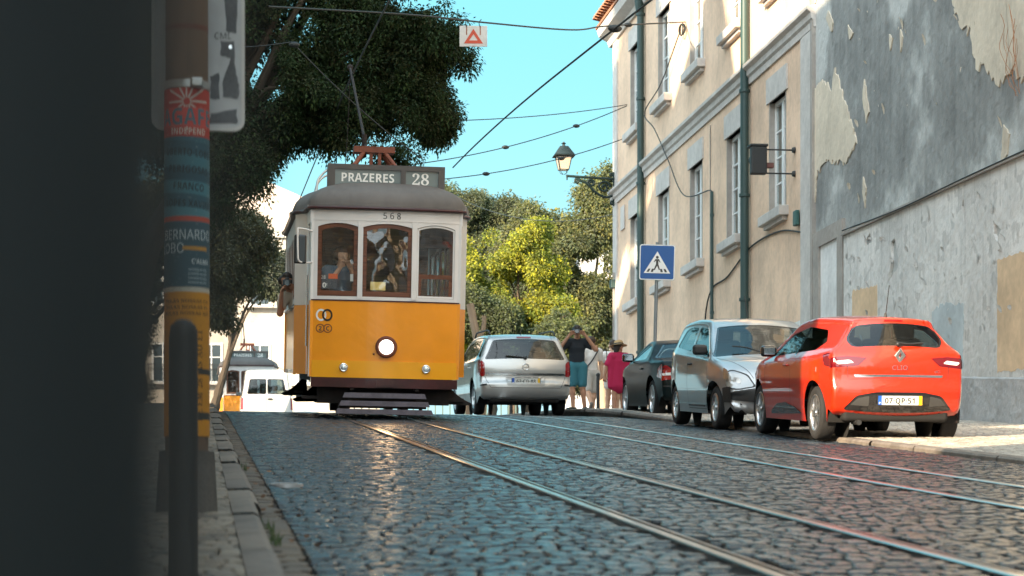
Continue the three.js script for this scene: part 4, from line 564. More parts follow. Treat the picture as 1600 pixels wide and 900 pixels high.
function makeCar(name, label, S) {
  const C = thing(name, label, S.category ?? 'car', S.group);
  const crv = new THREE.CatmullRomCurve3(S.outline.map((p) => V3(p[0], p[1], 0)), false, 'centripetal'), N = 240;
  crv.arcLengthDivisions = 600; const pts = crv.getSpacedPoints(N), LEN = crv.getLength();
  let nrm = pts.map((p, i) => { const d = pts[Math.min(N, i + 2)].clone().sub(pts[Math.max(0, i - 2)]).normalize(); return V3(-d.y, d.x, 0); });
  for (let k = 0; k < 3; k++) nrm = nrm.map((n, i) => n.clone().multiplyScalar(2).add(nrm[Math.max(0, i - 1)]).add(nrm[Math.min(N, i + 1)]).normalize());
  const at = (a) => { const t = clamp(a / LEN, 0, 1) * N, i = Math.min(N - 1, Math.floor(t)), f = t - i; return [pts[i].clone().lerp(pts[i + 1], f), nrm[i].clone().lerp(nrm[i + 1], f).normalize()]; };
  const aOf = (x, y) => { let best = 1e9, k = 0; pts.forEach((p, i) => { const d = (p.x - x) ** 2 + (p.y - y) ** 2; if (d < best) { best = d; k = i; } }); return k / N * LEN; };
  const hi = pts.reduce((m, p, i) => p.y > pts[m].y ? i : m, 0);
  const aRear = (y) => { let i = 0; while (i < hi && pts[i + 1].y < y) i++; const p = pts[i], q = pts[i + 1]; return (i + clamp((y - p.y) / (q.y - p.y || 1))) / N * LEN; };
  const aFront = (y) => { let i = N; while (i > hi && pts[i - 1].y < y) i--; const p = pts[i], q = pts[i - 1]; return (i - clamp((y - p.y) / (q.y - p.y || 1))) / N * LEN; };
  const belt = (x) => S.belt[0] + S.belt[1] * x, r = S.r ?? 0.06;
  const plan = (x) => 1 - S.taper[0] * clamp((x - S.xf) / (S.front - S.xf)) ** 2 - S.taper[1] * clamp((-S.xr - x) / (-S.xr - S.rear)) ** 2;
  const W = (x, y) => { const b = belt(x), lo = S.w * (1 - 0.05 * ((y - 0.70) / 0.5) ** 2); const hiw = S.w * (1 - 0.05 * ((b - 0.70) / 0.5) ** 2) - (S.shoulder ?? 0.025) - S.tumble * (y - b) - (S.cTaper ?? 0) * clamp((-0.3 - x) / 1.3) * clamp((y - b + 0.05) / 0.4); const t = smooth(y, b - 0.06, b + 0.05); return plan(x) * lerp(lo, hiw, t); };
  const bow = (a) => { const [, n] = at(a); return lerp(S.bowTop ?? 0.03, n.x < 0 ? S.bowRear ?? 0.08 : S.bowFront ?? 0.12, Math.abs(n.x) ** 2); };
  const inset = (a) => { const [p, n] = at(a); return p.clone().addScaledVector(n, -(r + bow(a) * 0.85)); };
  const wrap = (a, q, o = 0) => {
    const [p, n] = at(a), i = inset(a), w = W(i.x, i.y), s = Math.sign(q), fl = w - r, u = Math.min(1, Math.abs(q)) * (fl + r * Math.PI / 2), b = bow(a) * 0.85;
    if (u <= fl) return p.addScaledVector(n, -b * (u / fl) ** 2 + o).setZ(s * u);
    const f = (u - fl) / r; return p.addScaledVector(n, -b - r * (1 - Math.cos(f)) + o * Math.cos(f)).setZ(s * (fl + r * Math.sin(f) + o * Math.sin(f)));
  };
  const BX = 0.85, path = (l) => new THREE.Path(l.map((p) => new THREE.Vector2(p[0], p[1])));
  const round = (l, rad = 0.05) => { const s = new THREE.Shape(), n = l.length; l.forEach((p, i) => { const A = l[(i + n - 1) % n], B = l[(i + 1) % n], k = (Q) => { const d = Math.hypot(Q[0] - p[0], Q[1] - p[1]), t = Math.min(rad / d, 0.45); return [lerp(p[0], Q[0], t), lerp(p[1], Q[1], t)]; }, a = k(A), b = k(B); i ? s.lineTo(...a) : s.moveTo(...a); s.quadraticCurveTo(p[0], p[1], ...b); }); s.closePath(); return s; };
  const rearShape = (l, rad) => round(l.map(([q, y]) => [q * BX, aRear(y)]), rad), frontShape = (l, rad) => round(l.map(([q, y]) => [q * BX, aFront(y)]), rad);
  const onWrap = (shape, o, e = 0.07) => panel(shape, (b, a) => wrap(a, b / BX, o), e);
  const sideMap = (s, o = 0) => (x, y) => V3(x, y, s * (W(x, y) + o));
  const onSide = (shape, s, o, e = 0.09) => panel(shape, sideMap(s, o), e);
  // --- shell
  const shellRect = poly([[-BX, 0], [BX, 0], [BX, LEN], [-BX, LEN]]), glassShapes = [];
  for (const g of S.glass) { const sh = g.rear ? rearShape(g.rear, g.round ?? 0.07) : frontShape(g.front, g.round ?? 0.07); shellRect.holes.push(path(sh.getPoints(8).map((p) => [p.x, p.y]))); glassShapes.push([g, sh]); }
  const side = []; for (let i = 0; i <= N; i += 3) { const p = inset(i / N * LEN); side.push([p.x, p.y]); }
  const bottom = [], arch = (x) => { const c = S.wheelR + 0.01, R = S.wheelR + 0.055, t0 = Math.asin(clamp((S.sill - c) / R, -1, 1)); for (let k = 0; k <= 16; k++) { const t = lerp(t0, Math.PI - t0, k / 16); bottom.push([x + R * Math.cos(t), c + R * Math.sin(t)]); } };
  arch(S.axle); arch(-S.axle);
  const geos = [onWrap(shellRect, 0, 0.1)];
  for (const s of [-1, 1]) { const sh = poly([...side, ...bottom]); for (const w of S.side) sh.holes.push(path(round(w, 0.045).getPoints(6).map((p) => [p.x, p.y]))); geos.push(onSide(sh, s, 0, 0.1)); }
  part('body', geos, S.paint, C);
  for (const [g, sh] of glassShapes) { const w = part(g.rear ? 'rear_window' : 'windscreen', onWrap(sh, -0.006), M.carGlass, C); const ring = sh.clone(); ring.holes = [path(sh.getPoints(8).map((p) => { const c = sh.getPoints(4).reduce((m, v) => m.add(v), new THREE.Vector2()).divideScalar(sh.getPoints(4).length); const d = p.clone().sub(c), l = d.length(); d.multiplyScalar((l - 0.035) / l); return [c.x + d.x, c.y + d.y]; }))]; part('window_seal', onWrap(ring, -0.003, 0.12), M.glossBlack, w); }
  for (const s of [-1, 1]) S.side.forEach((w, k) => { const g = part('side_window', onSide(round(w, 0.045), s, -0.006), M.carGlass, C); if (S.pillars) for (const x of S.pillars.filter((x) => x > Math.min(...w.map((p) => p[0])) && x < Math.max(...w.map((p) => p[0])))) { const ys = w.map((p) => p[1]); const yTop = (() => { let m = Math.min(...ys); for (let i = 0; i < w.length; i++) { const a = w[i], b = w[(i + 1) % w.length]; if ((a[0] - x) * (b[0] - x) <= 0 && a[0] !== b[0]) m = Math.max(m, lerp(a[1], b[1], (x - a[0]) / (b[0] - a[0]))); } return m; })(); part('pillar', onSide(poly([[x - 0.035, Math.min(...ys) + 0.01], [x + 0.035, Math.min(...ys) + 0.01], [x + 0.015, yTop - 0.005], [x - 0.055, yTop - 0.005]]), s, -0.001), M.glossBlack, g); } });
  // --- lamps, trims and other patches that follow the body
  for (const p of S.patches ?? []) {
    const one = [];
    if (p.rear) one.push(onWrap(rearShape(p.rear, p.round ?? 0.03), p.o ?? 0.005, p.e)); if (p.front) one.push(onWrap(frontShape(p.front, p.round ?? 0.03), p.o ?? 0.005, p.e));
    if (p.sym) { for (const s of [-1, 1]) { const l = []; const fl = (q) => q.map(([a, b]) => [a * s, b]); if (p.symRear) l.push(onWrap(rearShape(fl(p.symRear), p.round ?? 0.03), p.o ?? 0.005)); if (p.symFront) l.push(onWrap(frontShape(fl(p.symFront), p.round ?? 0.03), p.o ?? 0.005)); if (p.symSide) l.push(onSide(round(p.symSide, p.round ?? 0.03), s, p.o ?? 0.005)); part(p.name, l, p.mat, C); } } else part(p.name, one, p.mat, C);
  }
  for (const l of S.seams ?? []) for (const s of [-1, 1]) { const g = []; for (let i = 0; i < l.length - 1; i++) { const [x0, y0] = l[i], [x1, y1] = l[i + 1], d = Math.hypot(x1 - x0, y1 - y0), nx = -(y1 - y0) / d * 0.004, ny = (x1 - x0) / d * 0.004; g.push(onSide(poly([[x0 + nx, y0 + ny], [x0 - nx, y0 - ny], [x1 - nx, y1 - ny], [x1 + nx, y1 + ny]]), s, 0.0012, 0.15)); } part('door_seam', g, M.trim, C); }
  for (const [x, y] of S.handles ?? []) for (const s of [-1, 1]) part('door_handle', rbox(0.17, 0.028, 0.04, 0.012, x, y, s * (W(x, y) + 0.012)), S.handleMat ?? S.paint, C);
  for (const s of [-1, 1]) if (S.mirror) { const [x, y] = S.mirror, m = part('wing_mirror', rbox(0.10, 0.14, 0.20, 0.045, x, y, s * (W(x, y - 0.05) + 0.10), 3), S.mirrorMat ?? M.glossBlack, C); part('mirror_glass', rbox(0.01, 0.09, 0.14, 0.004, x - 0.050, y, s * (W(x, y - 0.05) + 0.10)), M.mirrorGlass, m); }
  if (S.plate) { const [str, a, tilt] = S.plate, rear = a < 1, y = Math.abs(a), p = wrap(rear ? aRear(y) : aFront(y), 0, 0.012); const pl = part('number_plate', box(0.012, 0.115, 0.53, p.x, p.y, 0), M.trim, C); part('plate_face', new THREE.PlaneGeometry(0.52, 0.11).rotateY(rear ? -Math.PI / 2 : Math.PI / 2).rotateZ(0).translate(p.x + (rear ? -0.0075 : 0.0075), p.y, 0), new THREE.MeshStandardMaterial({ map: plateTex(str), roughness: 0.4 }), pl); }
  for (const b of S.letters ?? []) { const [str, size, y, q, m] = b, p = wrap(aRear(y), q, 0.006), n = at(aRear(y))[1]; part('badge', text(str, size, 0.004, fontReg).scale(1.25, 1, 1).rotateY(-Math.PI / 2).rotateZ(Math.atan2(n.y, -n.x) * -1).translate(p.x, p.y, p.z), m ?? M.chrome, C); }
  // --- wheels, floor, cabin
  const lathe = (l, n = 40) => new THREE.LatheGeometry(l.map((p) => new THREE.Vector2(...p)), n).rotateX(Math.PI / 2), R = S.wheelR, rr = S.rimR, tw = 0.19;
  const tyreG = lathe([[rr, -tw / 2 + 0.01], [rr + 0.03, -tw / 2], [R - 0.03, -tw / 2 + 0.002], [R - 0.006, -tw / 2 + 0.022], [R, 0], [R - 0.006, tw / 2 - 0.022], [R - 0.03, tw / 2 - 0.002], [rr + 0.03, tw / 2], [rr, tw / 2 - 0.01]]);
  const rimG = (s) => { const l = [lathe([[rr + 0.004, tw / 2 * s - 0.012 * s], [rr - 0.012, tw / 2 * s], [rr - 0.03, tw / 2 * s - 0.02 * s], [rr - 0.04, -0.02 * s]], 36), cyl(0.035, 0.04, 0.03, 0, 0, s * (tw / 2 - 0.02), 16, 'z')]; for (let k = 0; k < S.spokes; k++) for (const d of S.splitSpokes ? [-1, 1] : [0]) { const a = k / S.spokes * Math.PI * 2; l.push(uvm(new THREE.BoxGeometry(rr - 0.03, S.spokeW ?? 0.035, 0.02).translate(rr / 2, 0, 0).rotateZ(d * 0.14).rotateZ(a).translate(0, 0, s * (tw / 2 - 0.028)))); } return l; };
  const hubM = M.under ?? M.trim;
  for (const x of [S.axle, -S.axle]) for (const s of [-1, 1]) {
    const z = s * (W(x, R) - 0.10); const w = part('wheel', tyreG.clone().translate(x, R, z), M.tyre, C);
    part('rim', merge(rimG(s)).translate(x, R, z), S.rimMat ?? M.alloy, w); part('hub', cyl(rr - 0.035, rr - 0.035, 0.05, x, R, z, 24, 'z'), M.trim, w);
    part('wheel_arch', [new THREE.CylinderGeometry(R + 0.052, R + 0.052, 0.34, 20, 1, true, Math.PI / 2 - 0.3, Math.PI + 0.6).rotateX(Math.PI / 2).rotateZ(0).translate(x, R + 0.01, s * (W(x, R) - 0.19)), new THREE.CircleGeometry(R + 0.05, 20).translate(x, R + 0.01, s * (W(x, R) - 0.33))], M.archMat, C);
  }
  part('underbody', [rbox(S.front - S.rear - 0.25, 0.16, S.w * 1.45, 0.05, (S.front + S.rear) / 2, S.sill + 0.10, 0), ...(S.under ?? [])], M.archMat, C);
  if (S.seats) {
    part('cabin_floor', box(2.6, 0.04, S.w * 1.7, -0.2, 0.42, 0), M.cabin, C);
    part('dashboard', rbox(0.42, 0.2, S.w * 1.55, 0.08, S.seats.dash, belt(0.6) - 0.08, 0), M.cabin, C);
    for (const x of S.seats.rows) for (const z of [-0.36, 0.36]) { const st = part('seat', [rbox(0.5, 0.16, 0.48, 0.06, x + 0.2, 0.58, z), rbox(0.16, 0.62, 0.46, 0.07, x - 0.06, 0.88, z, 3)], M.cabin, C); part('headrest', rbox(0.10, 0.2, 0.26, 0.05, x - 0.10, 1.27 + (S.seats.head ?? 0), z, 3), M.cabin, st); }
    part('steering_wheel', new THREE.TorusGeometry(0.18, 0.016, 8, 24).rotateY(Math.PI / 2).rotateZ(0.4).translate(S.seats.dash - 0.3, belt(0.6) - 0.02, -0.36), M.trim, C);
    part('rear_view_mirror', rbox(0.03, 0.06, 0.22, 0.02, S.seats.mirror[0], S.seats.mirror[1], 0), M.trim, C);
  }
  for (const e of S.extras ?? []) part(e[0], e[1], e[2], C);
  return C;
}
M.mirrorGlass = std([0.25, 0.28, 0.30], 0.12, { metalness: 1 }); M.archMat = std([0.012, 0.012, 0.012], 0.9);
const HALF = Math.PI / 2;
// red hatchback, seen from behind
const clio = makeCar('hatchback_car', 'red hatchback parked nearest the camera, its tail towards us', {
  group: 'cars parked along the right kerb', outline: [[-1.74, 0.27], [-1.86, 0.33], [-1.925, 0.46], [-1.935, 0.60], [-1.90, 0.72], [-1.895, 0.88], [-1.85, 1.0], [-1.78, 1.08], [-1.62, 1.34], [-1.60, 1.395], [-1.45, 1.415], [-0.9, 1.44], [-0.2, 1.448], [0.30, 1.39], [0.75, 1.19], [1.15, 0.99], [1.5, 0.90], [1.92, 0.76], [2.06, 0.62], [2.11, 0.46], [2.06, 0.28], [1.95, 0.2]],
  w: 0.852, shoulder: 0.065, bowTop: 0.035, belt: [0.955, -0.035], tumble: 0.50, cTaper: 0.14, r: 0.07, xf: 1.1, xr: 1.1, front: 2.11, rear: -1.935, taper: [0.26, 0.15], bowRear: 0.10, bowFront: 0.16, axle: 1.295, wheelR: 0.312, rimR: 0.215, sill: 0.21, spokes: 5, splitSpokes: true, spokeW: 0.028,
  paint: paint([0.50, 0.020, 0.0005]),
  glass: [{ rear: [[-0.66, 1.085], [-0.86, 1.19], [-0.82, 1.345], [0.82, 1.345], [0.86, 1.19], [0.66, 1.085]], round: 0.10 }, { front: [[-0.86, 1.02], [0.86, 1.02], [0.74, 1.36], [-0.74, 1.36]] }],
  side: [[[-1.22, 1.13], [-0.98, 1.035], [0.84, 0.965], [0.92, 0.99], [0.34, 1.235], [-0.30, 1.315], [-0.95, 1.27]]], pillars: [-0.28],
  patches: [
    { name: 'tail_light', sym: true, mat: M.redDeep, symRear: [[0.46, 0.955], [0.58, 0.865], [1.0, 0.835], [1.0, 0.995], [0.72, 0.99]], symSide: [[-1.80, 0.835], [-1.62, 0.86], [-1.54, 0.98], [-1.62, 1.0], [-1.76, 1.0]], round: 0.015 },
    { name: 'light_insert', sym: true, mat: M.clearLens, symRear: [[0.64, 0.90], [0.86, 0.885], [0.9, 0.93], [0.70, 0.94]], o: 0.008, round: 0.02 },
    { name: 'chrome_strip', mat: M.chrome, rear: [[-0.62, 0.735], [0.62, 0.735], [0.64, 0.76], [-0.64, 0.76]], round: 0.01, o: 0.008 },
    { name: 'tailgate_seam', sym: true, mat: M.trim, symRear: [[0.71, 0.72], [0.72, 0.72], [0.745, 0.98], [0.735, 0.98]], o: 0.0015, round: 0.004 },
    { name: 'tailgate_seam', mat: M.trim, rear: [[-0.70, 0.712], [0.70, 0.712], [0.70, 0.72], [-0.70, 0.72]], o: 0.0015, round: 0.004 },
    { name: 'rear_diffuser', mat: M.glossBlack, rear: [[-0.80, 0.335], [-0.62, 0.52], [-0.34, 0.565], [0.34, 0.565], [0.62, 0.52], [0.80, 0.335]], round: 0.05, o: 0.006 },
    { name: 'diffuser_grille', sym: true, mat: std([0.05, 0.05, 0.05], 0.4), symRear: [[0.44, 0.40], [0.70, 0.40], [0.60, 0.49], [0.44, 0.52]], o: 0.009, round: 0.02 },
    { name: 'brake_light', mat: M.redLens, rear: [[-0.2, 1.365], [0.2, 1.365], [0.2, 1.383], [-0.2, 1.383]], round: 0.006 },
    { name: 'door_moulding', sym: true, mat: M.glossBlack, symSide: [[-0.82, 0.30], [0.62, 0.27], [0.62, 0.31], [0.30, 0.40], [-0.10, 0.42], [-0.5, 0.37]], o: 0.008, round: 0.05 },
    { name: 'headlight', sym: true, mat: M.headLens, symFront: [[0.55, 0.70], [1.0, 0.72], [1.0, 0.84], [0.7, 0.80]], symSide: [[1.55, 0.74], [1.8, 0.72], [1.78, 0.80], [1.6, 0.84]] },
    { name: 'front_grille', mat: M.glossBlack, front: [[-0.6, 0.32], [0.6, 0.32], [0.5, 0.66], [-0.5, 0.66]] }],
  seams: [[[-0.28, 0.99], [-0.30, 0.6], [-0.32, 0.28]], [[0.90, 0.92], [0.94, 0.6], [0.86, 0.32]], [[-1.1, 0.98], [-1.02, 0.8], [-0.92, 0.62], [-0.84, 0.4]]], handles: [[-0.12, 0.86]], mirror: [0.74, 1.03],
  plate: ['07·QP·51', 0.475], letters: [['CLIO', 0.05, 0.84, 0], ['dCi', 0.028, 0.80, 0.55]], seats: { rows: [0.15, -0.75], dash: 1.0, mirror: [0.45, 1.28] },
  extras: [['rear_wiper', [tube([[-1.80, 1.12, 0.02], [-1.80, 1.11, 0.12], [-1.775, 1.12, 0.30]], 0.012, 14), sphere(0.028, -1.81, 1.105, 0.0)], M.trim], ['antenna', [rod([-1.30, 1.42, 0], [-1.42, 1.78, 0], 0.005), cyl(0.012, 0.02, 0.05, -1.30, 1.44, 0)], M.trim],
    ['emblem', (() => { const s = poly([[0, 0.085], [0.058, 0], [0, -0.085], [-0.058, 0]]); s.holes.push(new THREE.Path([new THREE.Vector2(0, 0.045), new THREE.Vector2(-0.02, 0.0), new THREE.Vector2(0, -0.045), new THREE.Vector2(0.02, 0)])); return extr(s, 0.012, { bevelEnabled: true, bevelSize: 0.006, bevelThickness: 0.006, bevelSegments: 1 }).rotateY(-HALF).rotateZ(0.2).translate(-1.885, 0.975, 0); })(), M.chrome], ['exhaust_pipe', cyl(0.03, 0.03, 0.25, -1.75, 0.22, -0.45, 12, 'x'), M.trim]],
});
onSlope(clio, 7.46, 26.6, road(6.7, 26.6) + 0.012, HALF + 0.01); clio.scale.setScalar(0.955);
// silver three-door, nose towards us
const yaris = makeCar('hatchback_car', 'silver three door hatchback with a black bumper, its nose towards us, behind the red car', {
  group: 'cars parked along the right kerb', outline: [[-1.58, 0.25], [-1.69, 0.34], [-1.73, 0.5], [-1.72, 0.75], [-1.66, 0.98], [-1.48, 1.34], [-1.36, 1.43], [-1.0, 1.485], [-0.4, 1.505], [0.15, 1.47], [0.42, 1.38], [0.85, 1.13], [1.14, 0.975], [1.45, 0.895], [1.70, 0.77], [1.81, 0.62], [1.875, 0.52], [1.885, 0.38], [1.83, 0.24], [1.74, 0.19]],
  w: 0.832, belt: [0.98, -0.05], tumble: 0.40, r: 0.08, xf: 0.9, xr: 0.95, front: 1.885, rear: -1.73, taper: [0.22, 0.12], bowRear: 0.10, bowFront: 0.20, axle: 1.185, wheelR: 0.287, rimR: 0.19, sill: 0.20, spokes: 8, spokeW: 0.05,
  paint: paint([0.44, 0.45, 0.46], { metalness: 0.65 }), mirrorMat: M.trim, handleMat: M.trim,
  glass: [{ front: [[-0.90, 1.0], [0.90, 1.0], [0.80, 1.40], [-0.80, 1.40]], round: 0.06 }, { rear: [[-0.8, 1.04], [0.8, 1.04], [0.74, 1.34], [-0.74, 1.34]] }],
  side: [[[-1.20, 1.10], [-0.28, 1.03], [-0.36, 1.36], [-0.80, 1.37], [-1.02, 1.32]], [[-0.18, 1.02], [0.86, 0.955], [0.92, 0.98], [0.34, 1.29], [0.16, 1.34], [-0.26, 1.37]]],
  patches: [
    { name: 'headlight', sym: true, mat: M.headLens, symFront: [[0.52, 0.60], [0.80, 0.60], [1.0, 0.66], [1.0, 0.80], [0.82, 0.82], [0.6, 0.74]], symSide: [[1.55, 0.66], [1.68, 0.62], [1.66, 0.78], [1.52, 0.82]], round: 0.05 },
    { name: 'headlight_bulb', sym: true, mat: M.clearLens, symFront: [[0.72, 0.66], [0.79, 0.66], [0.79, 0.73], [0.72, 0.72]], o: 0.009, round: 0.05 }, { name: 'headlight_rim', sym: true, mat: M.trim, symFront: [[0.49, 0.59], [0.80, 0.585], [1.0, 0.645], [1.0, 0.815], [0.82, 0.835], [0.58, 0.755]], o: 0.002, round: 0.05 }, { name: 'front_bumper', mat: M.trim, front: [[-1, 0.36], [1, 0.36], [1, 0.57], [-1, 0.57]], o: 0.016, round: 0.01 }, { name: 'bumper_corner', sym: true, mat: M.trim, symSide: [[1.53, 0.36], [1.74, 0.36], [1.74, 0.57], [1.53, 0.55]], o: 0.016, round: 0.01 },
    { name: 'air_intake', mat: M.archMat, front: [[-0.5, 0.25], [0.5, 0.25], [0.46, 0.33], [-0.46, 0.33]] }, { name: 'grille_slot', mat: M.archMat, front: [[-0.3, 0.63], [0.3, 0.63], [0.34, 0.68], [-0.34, 0.68]] },
    { name: 'bonnet_seam', sym: true, mat: M.trim, symFront: [[0.50, 0.70], [0.51, 0.70], [0.87, 0.985], [0.86, 0.985]], o: 0.0015, round: 0.003 },
    { name: 'tail_light', sym: true, mat: M.redLens, symRear: [[0.8, 0.7], [1, 0.7], [1, 0.98], [0.86, 0.98]] }],
  seams: [[[0.88, 0.93], [0.90, 0.6], [0.80, 0.25]], [[-0.24, 0.98], [-0.30, 0.6], [-0.22, 0.25]], [[0.80, 0.26], [-0.22, 0.26]]], handles: [[-0.10, 0.86]], mirror: [0.66, 1.05],
  seats: { rows: [0.0, -0.8], dash: 0.85, mirror: [0.42, 1.29] }, extras: [['antenna', rod([0.18, 1.49, 0.1], [0.05, 1.80, 0.12], 0.006), M.trim], ['windscreen_wiper', [tube([[1.08, 1.02, -0.45], [0.98, 1.09, -0.1], [0.95, 1.10, 0.1]], 0.009, 12), tube([[1.08, 1.02, 0.1], [0.98, 1.09, 0.35], [0.95, 1.10, 0.5]], 0.009, 12)], M.trim], ['side_moulding', [onSideBar(0.78)], M.trim]],
});
function onSideBar() { return merge([-1, 1].map((s) => rbox(0.95, 0.02, 0.012, 0.005, 0.28, 0.30, s * 0.815))); }
onSlope(yaris, 7.36, 31.25, road(6.7, 31.2) + 0.012, -HALF + 0.02); yaris.scale.setScalar(0.975);
// dark green roadster
const slk = makeCar('roadster_car', 'black hard top roadster with a red tail light, farthest parked car behind the silver hatchback', {
  group: 'cars parked along the right kerb', outline: [[-1.78, 0.25], [-1.90, 0.32], [-1.95, 0.48], [-1.93, 0.66], [-1.89, 0.86], [-1.80, 0.925], [-1.45, 0.95], [-1.12, 0.97], [-0.85, 1.12], [-0.62, 1.23], [-0.3, 1.28], [0.0, 1.265], [0.3, 1.17], [0.86, 0.93], [1.3, 0.86], [1.75, 0.74], [1.95, 0.58], [2.02, 0.42], [1.95, 0.24]],
  w: 0.858, belt: [0.92, -0.02], tumble: 0.62, r: 0.07, xf: 1.0, xr: 1.0, front: 2.02, rear: -1.95, taper: [0.24, 0.14], bowRear: 0.12, bowFront: 0.18, axle: 1.2, wheelR: 0.312, rimR: 0.225, sill: 0.19, spokes: 7, spokeW: 0.04,
  paint: phys([0.006, 0.012, 0.013], 0.3, { clearcoat: 0.06, clearcoatRoughness: 0.1, specularIntensity: 0.25 }), glass: [{ rear: [[-0.84, 1.0], [0.84, 1.0], [0.72, 1.225], [-0.72, 1.225]] }, { front: [[-0.88, 0.95], [0.88, 0.95], [0.74, 1.22], [-0.74, 1.22]] }],
  side: [[[-0.62, 0.955], [0.62, 0.925], [0.66, 0.95], [0.12, 1.14], [-0.28, 1.175], [-0.5, 1.15]]],
  patches: [{ name: 'tail_light', sym: true, mat: M.redLens, symRear: [[0.60, 0.64], [1.0, 0.62], [1.0, 0.885], [0.86, 0.885]], symSide: [[-1.80, 0.63], [-1.58, 0.66], [-1.62, 0.80], [-1.80, 0.87]], round: 0.03 }, { name: 'light_bar', sym: true, mat: M.clearLens, symRear: [[0.70, 0.70], [1.0, 0.69], [1.0, 0.73], [0.74, 0.74]], o: 0.008, round: 0.01 }, { name: 'bumper_strip', mat: M.trim, rear: [[-0.95, 0.50], [0.95, 0.50], [0.95, 0.53], [-0.95, 0.53]] }],
  seams: [[[0.60, 0.9], [0.62, 0.6], [0.56, 0.24]], [[-0.66, 0.92], [-0.72, 0.6], [-0.62, 0.24]], [[0.56, 0.24], [-0.62, 0.24]]], handles: [[-0.5, 0.80]], mirror: [0.46, 0.99], mirrorMat: M.glossBlack, letters: [['SLK', 0.05, 0.80, -0.42]], seats: { rows: [-0.35], dash: 0.6, mirror: [0.2, 1.13], head: -0.14 }, extras: [['roll_bar', [tube([[-0.62, 0.95, -0.62], [-0.60, 1.10, -0.5], [-0.60, 1.12, -0.36], [-0.60, 1.10, -0.2], [-0.62, 0.95, -0.1]], 0.018, 20), tube([[-0.62, 0.95, 0.62], [-0.60, 1.10, 0.5], [-0.60, 1.12, 0.36], [-0.60, 1.10, 0.2], [-0.62, 0.95, 0.1]], 0.018, 20)], M.chrome]],
});
onSlope(slk, 8.02, 38.6, road(7.2, 38.6) + 0.01, HALF);
// silver estate driving away
const astra = makeCar('estate_car', 'silver estate car with tall red tail lights driving away beside the tram', {
  outline: [[-2.08, 0.25], [-2.2, 0.32], [-2.255, 0.45], [-2.25, 0.58], [-2.19, 0.64], [-2.185, 0.85], [-2.14, 1.0], [-2.02, 1.27], [-1.93, 1.40], [-1.80, 1.455], [-1.2, 1.495], [-0.3, 1.505], [0.35, 1.44], [0.8, 1.23], [1.28, 0.98], [1.7, 0.90], [2.08, 0.74], [2.2, 0.56], [2.25, 0.40], [2.15, 0.22]],
  w: 0.876, belt: [0.965, -0.02], tumble: 0.42, r: 0.07, xf: 1.2, xr: 1.4, front: 2.25, rear: -2.255, taper: [0.22, 0.07], bowRear: 0.08, bowFront: 0.16, axle: 1.352, wheelR: 0.312, rimR: 0.205, sill: 0.20, spokes: 7, spokeW: 0.045,
  paint: paint([0.46, 0.455, 0.44], { metalness: 0.6 }), glass: [{ rear: [[-0.86, 1.02], [0.86, 1.02], [0.78, 1.385], [-0.78, 1.385]], round: 0.06 }, { front: [[-0.88, 1.02], [0.88, 1.02], [0.78, 1.40], [-0.78, 1.40]] }],
  side: [[[-1.92, 1.04], [0.92, 0.97], [0.98, 1.0], [0.34, 1.32], [-0.4, 1.385], [-1.70, 1.36]]], pillars: [-0.28, -1.1],
  patches: [{ name: 'tail_light', sym: true, mat: M.redLens, symRear: [[0.84, 0.70], [1.0, 0.70], [1.0, 1.0], [0.90, 1.0], [0.85, 0.95]], symSide: [[-2.12, 0.71], [-1.99, 0.74], [-1.94, 0.98], [-2.06, 1.0]], round: 0.03 }, { name: 'chrome_strip', mat: M.chrome, rear: [[-0.84, 0.715], [0.84, 0.715], [0.82, 0.755], [-0.82, 0.755]], o: 0.012, round: 0.01 }, { name: 'tailgate_seam', mat: M.trim, rear: [[-0.74, 0.485], [0.74, 0.485], [0.74, 0.493], [-0.74, 0.493]], o: 0.0015, round: 0.004 }, { name: 'tailgate_seam', sym: true, mat: M.trim, symRear: [[0.74, 0.49], [0.75, 0.49], [0.84, 0.70], [0.83, 0.70]], o: 0.0015, round: 0.004 }, { name: 'bumper_strip', sym: true, mat: M.trim, symRear: [[0.82, 0.535], [1.0, 0.535], [1.0, 0.585], [0.82, 0.585]], round: 0.01 }, { name: 'brake_light', mat: M.redLens, rear: [[-0.18, 1.40], [0.18, 1.40], [0.18, 1.425], [-0.18, 1.425]], round: 0.006 }, { name: 'plate_recess', mat: std([0.30, 0.30, 0.29], 0.4, { metalness: 0.5 }), rear: [[-0.40, 0.53], [0.40, 0.53], [0.42, 0.69], [-0.42, 0.69]], o: 0.002 }],
  seams: [[[0.94, 0.94], [0.96, 0.6], [0.90, 0.25]], [[-0.28, 0.96], [-0.30, 0.25]], [[-1.16, 0.98], [-1.1, 0.7], [-0.96, 0.5]]], handles: [[-0.12, 0.86], [-1.0, 0.87]], mirror: [0.80, 1.04], mirrorMat: paint([0.46, 0.455, 0.44], { metalness: 0.6 }), plate: ['62·CD·88', 0.605], seats: { rows: [0.1, -0.85], dash: 1.05, mirror: [0.5, 1.32] },
  extras: [...[-1, 1].map((s) => ['roof_rail', tube([[-1.75, 1.46, s * 0.60], [-1.65, 1.52, s * 0.60], [-0.6, 1.555, s * 0.60], [0.1, 1.53, s * 0.60], [0.2, 1.46, s * 0.60]], 0.016, 30), M.trim]), ['rear_wiper', [tube([[-2.15, 1.04, 0], [-2.13, 1.06, -0.2], [-2.12, 1.07, -0.36]], 0.012, 12), sphere(0.03, -2.15, 1.035, 0)], M.trim], ['emblem', [new THREE.TorusGeometry(0.058, 0.007, 8, 28).rotateY(HALF).translate(-2.19, 0.87, 0), box(0.008, 0.012, 0.13, -2.19, 0.87, 0)], M.chrome], ['antenna', rod([-1.5, 1.48, 0], [-1.62, 1.56, 0], 0.008), M.trim]],
});
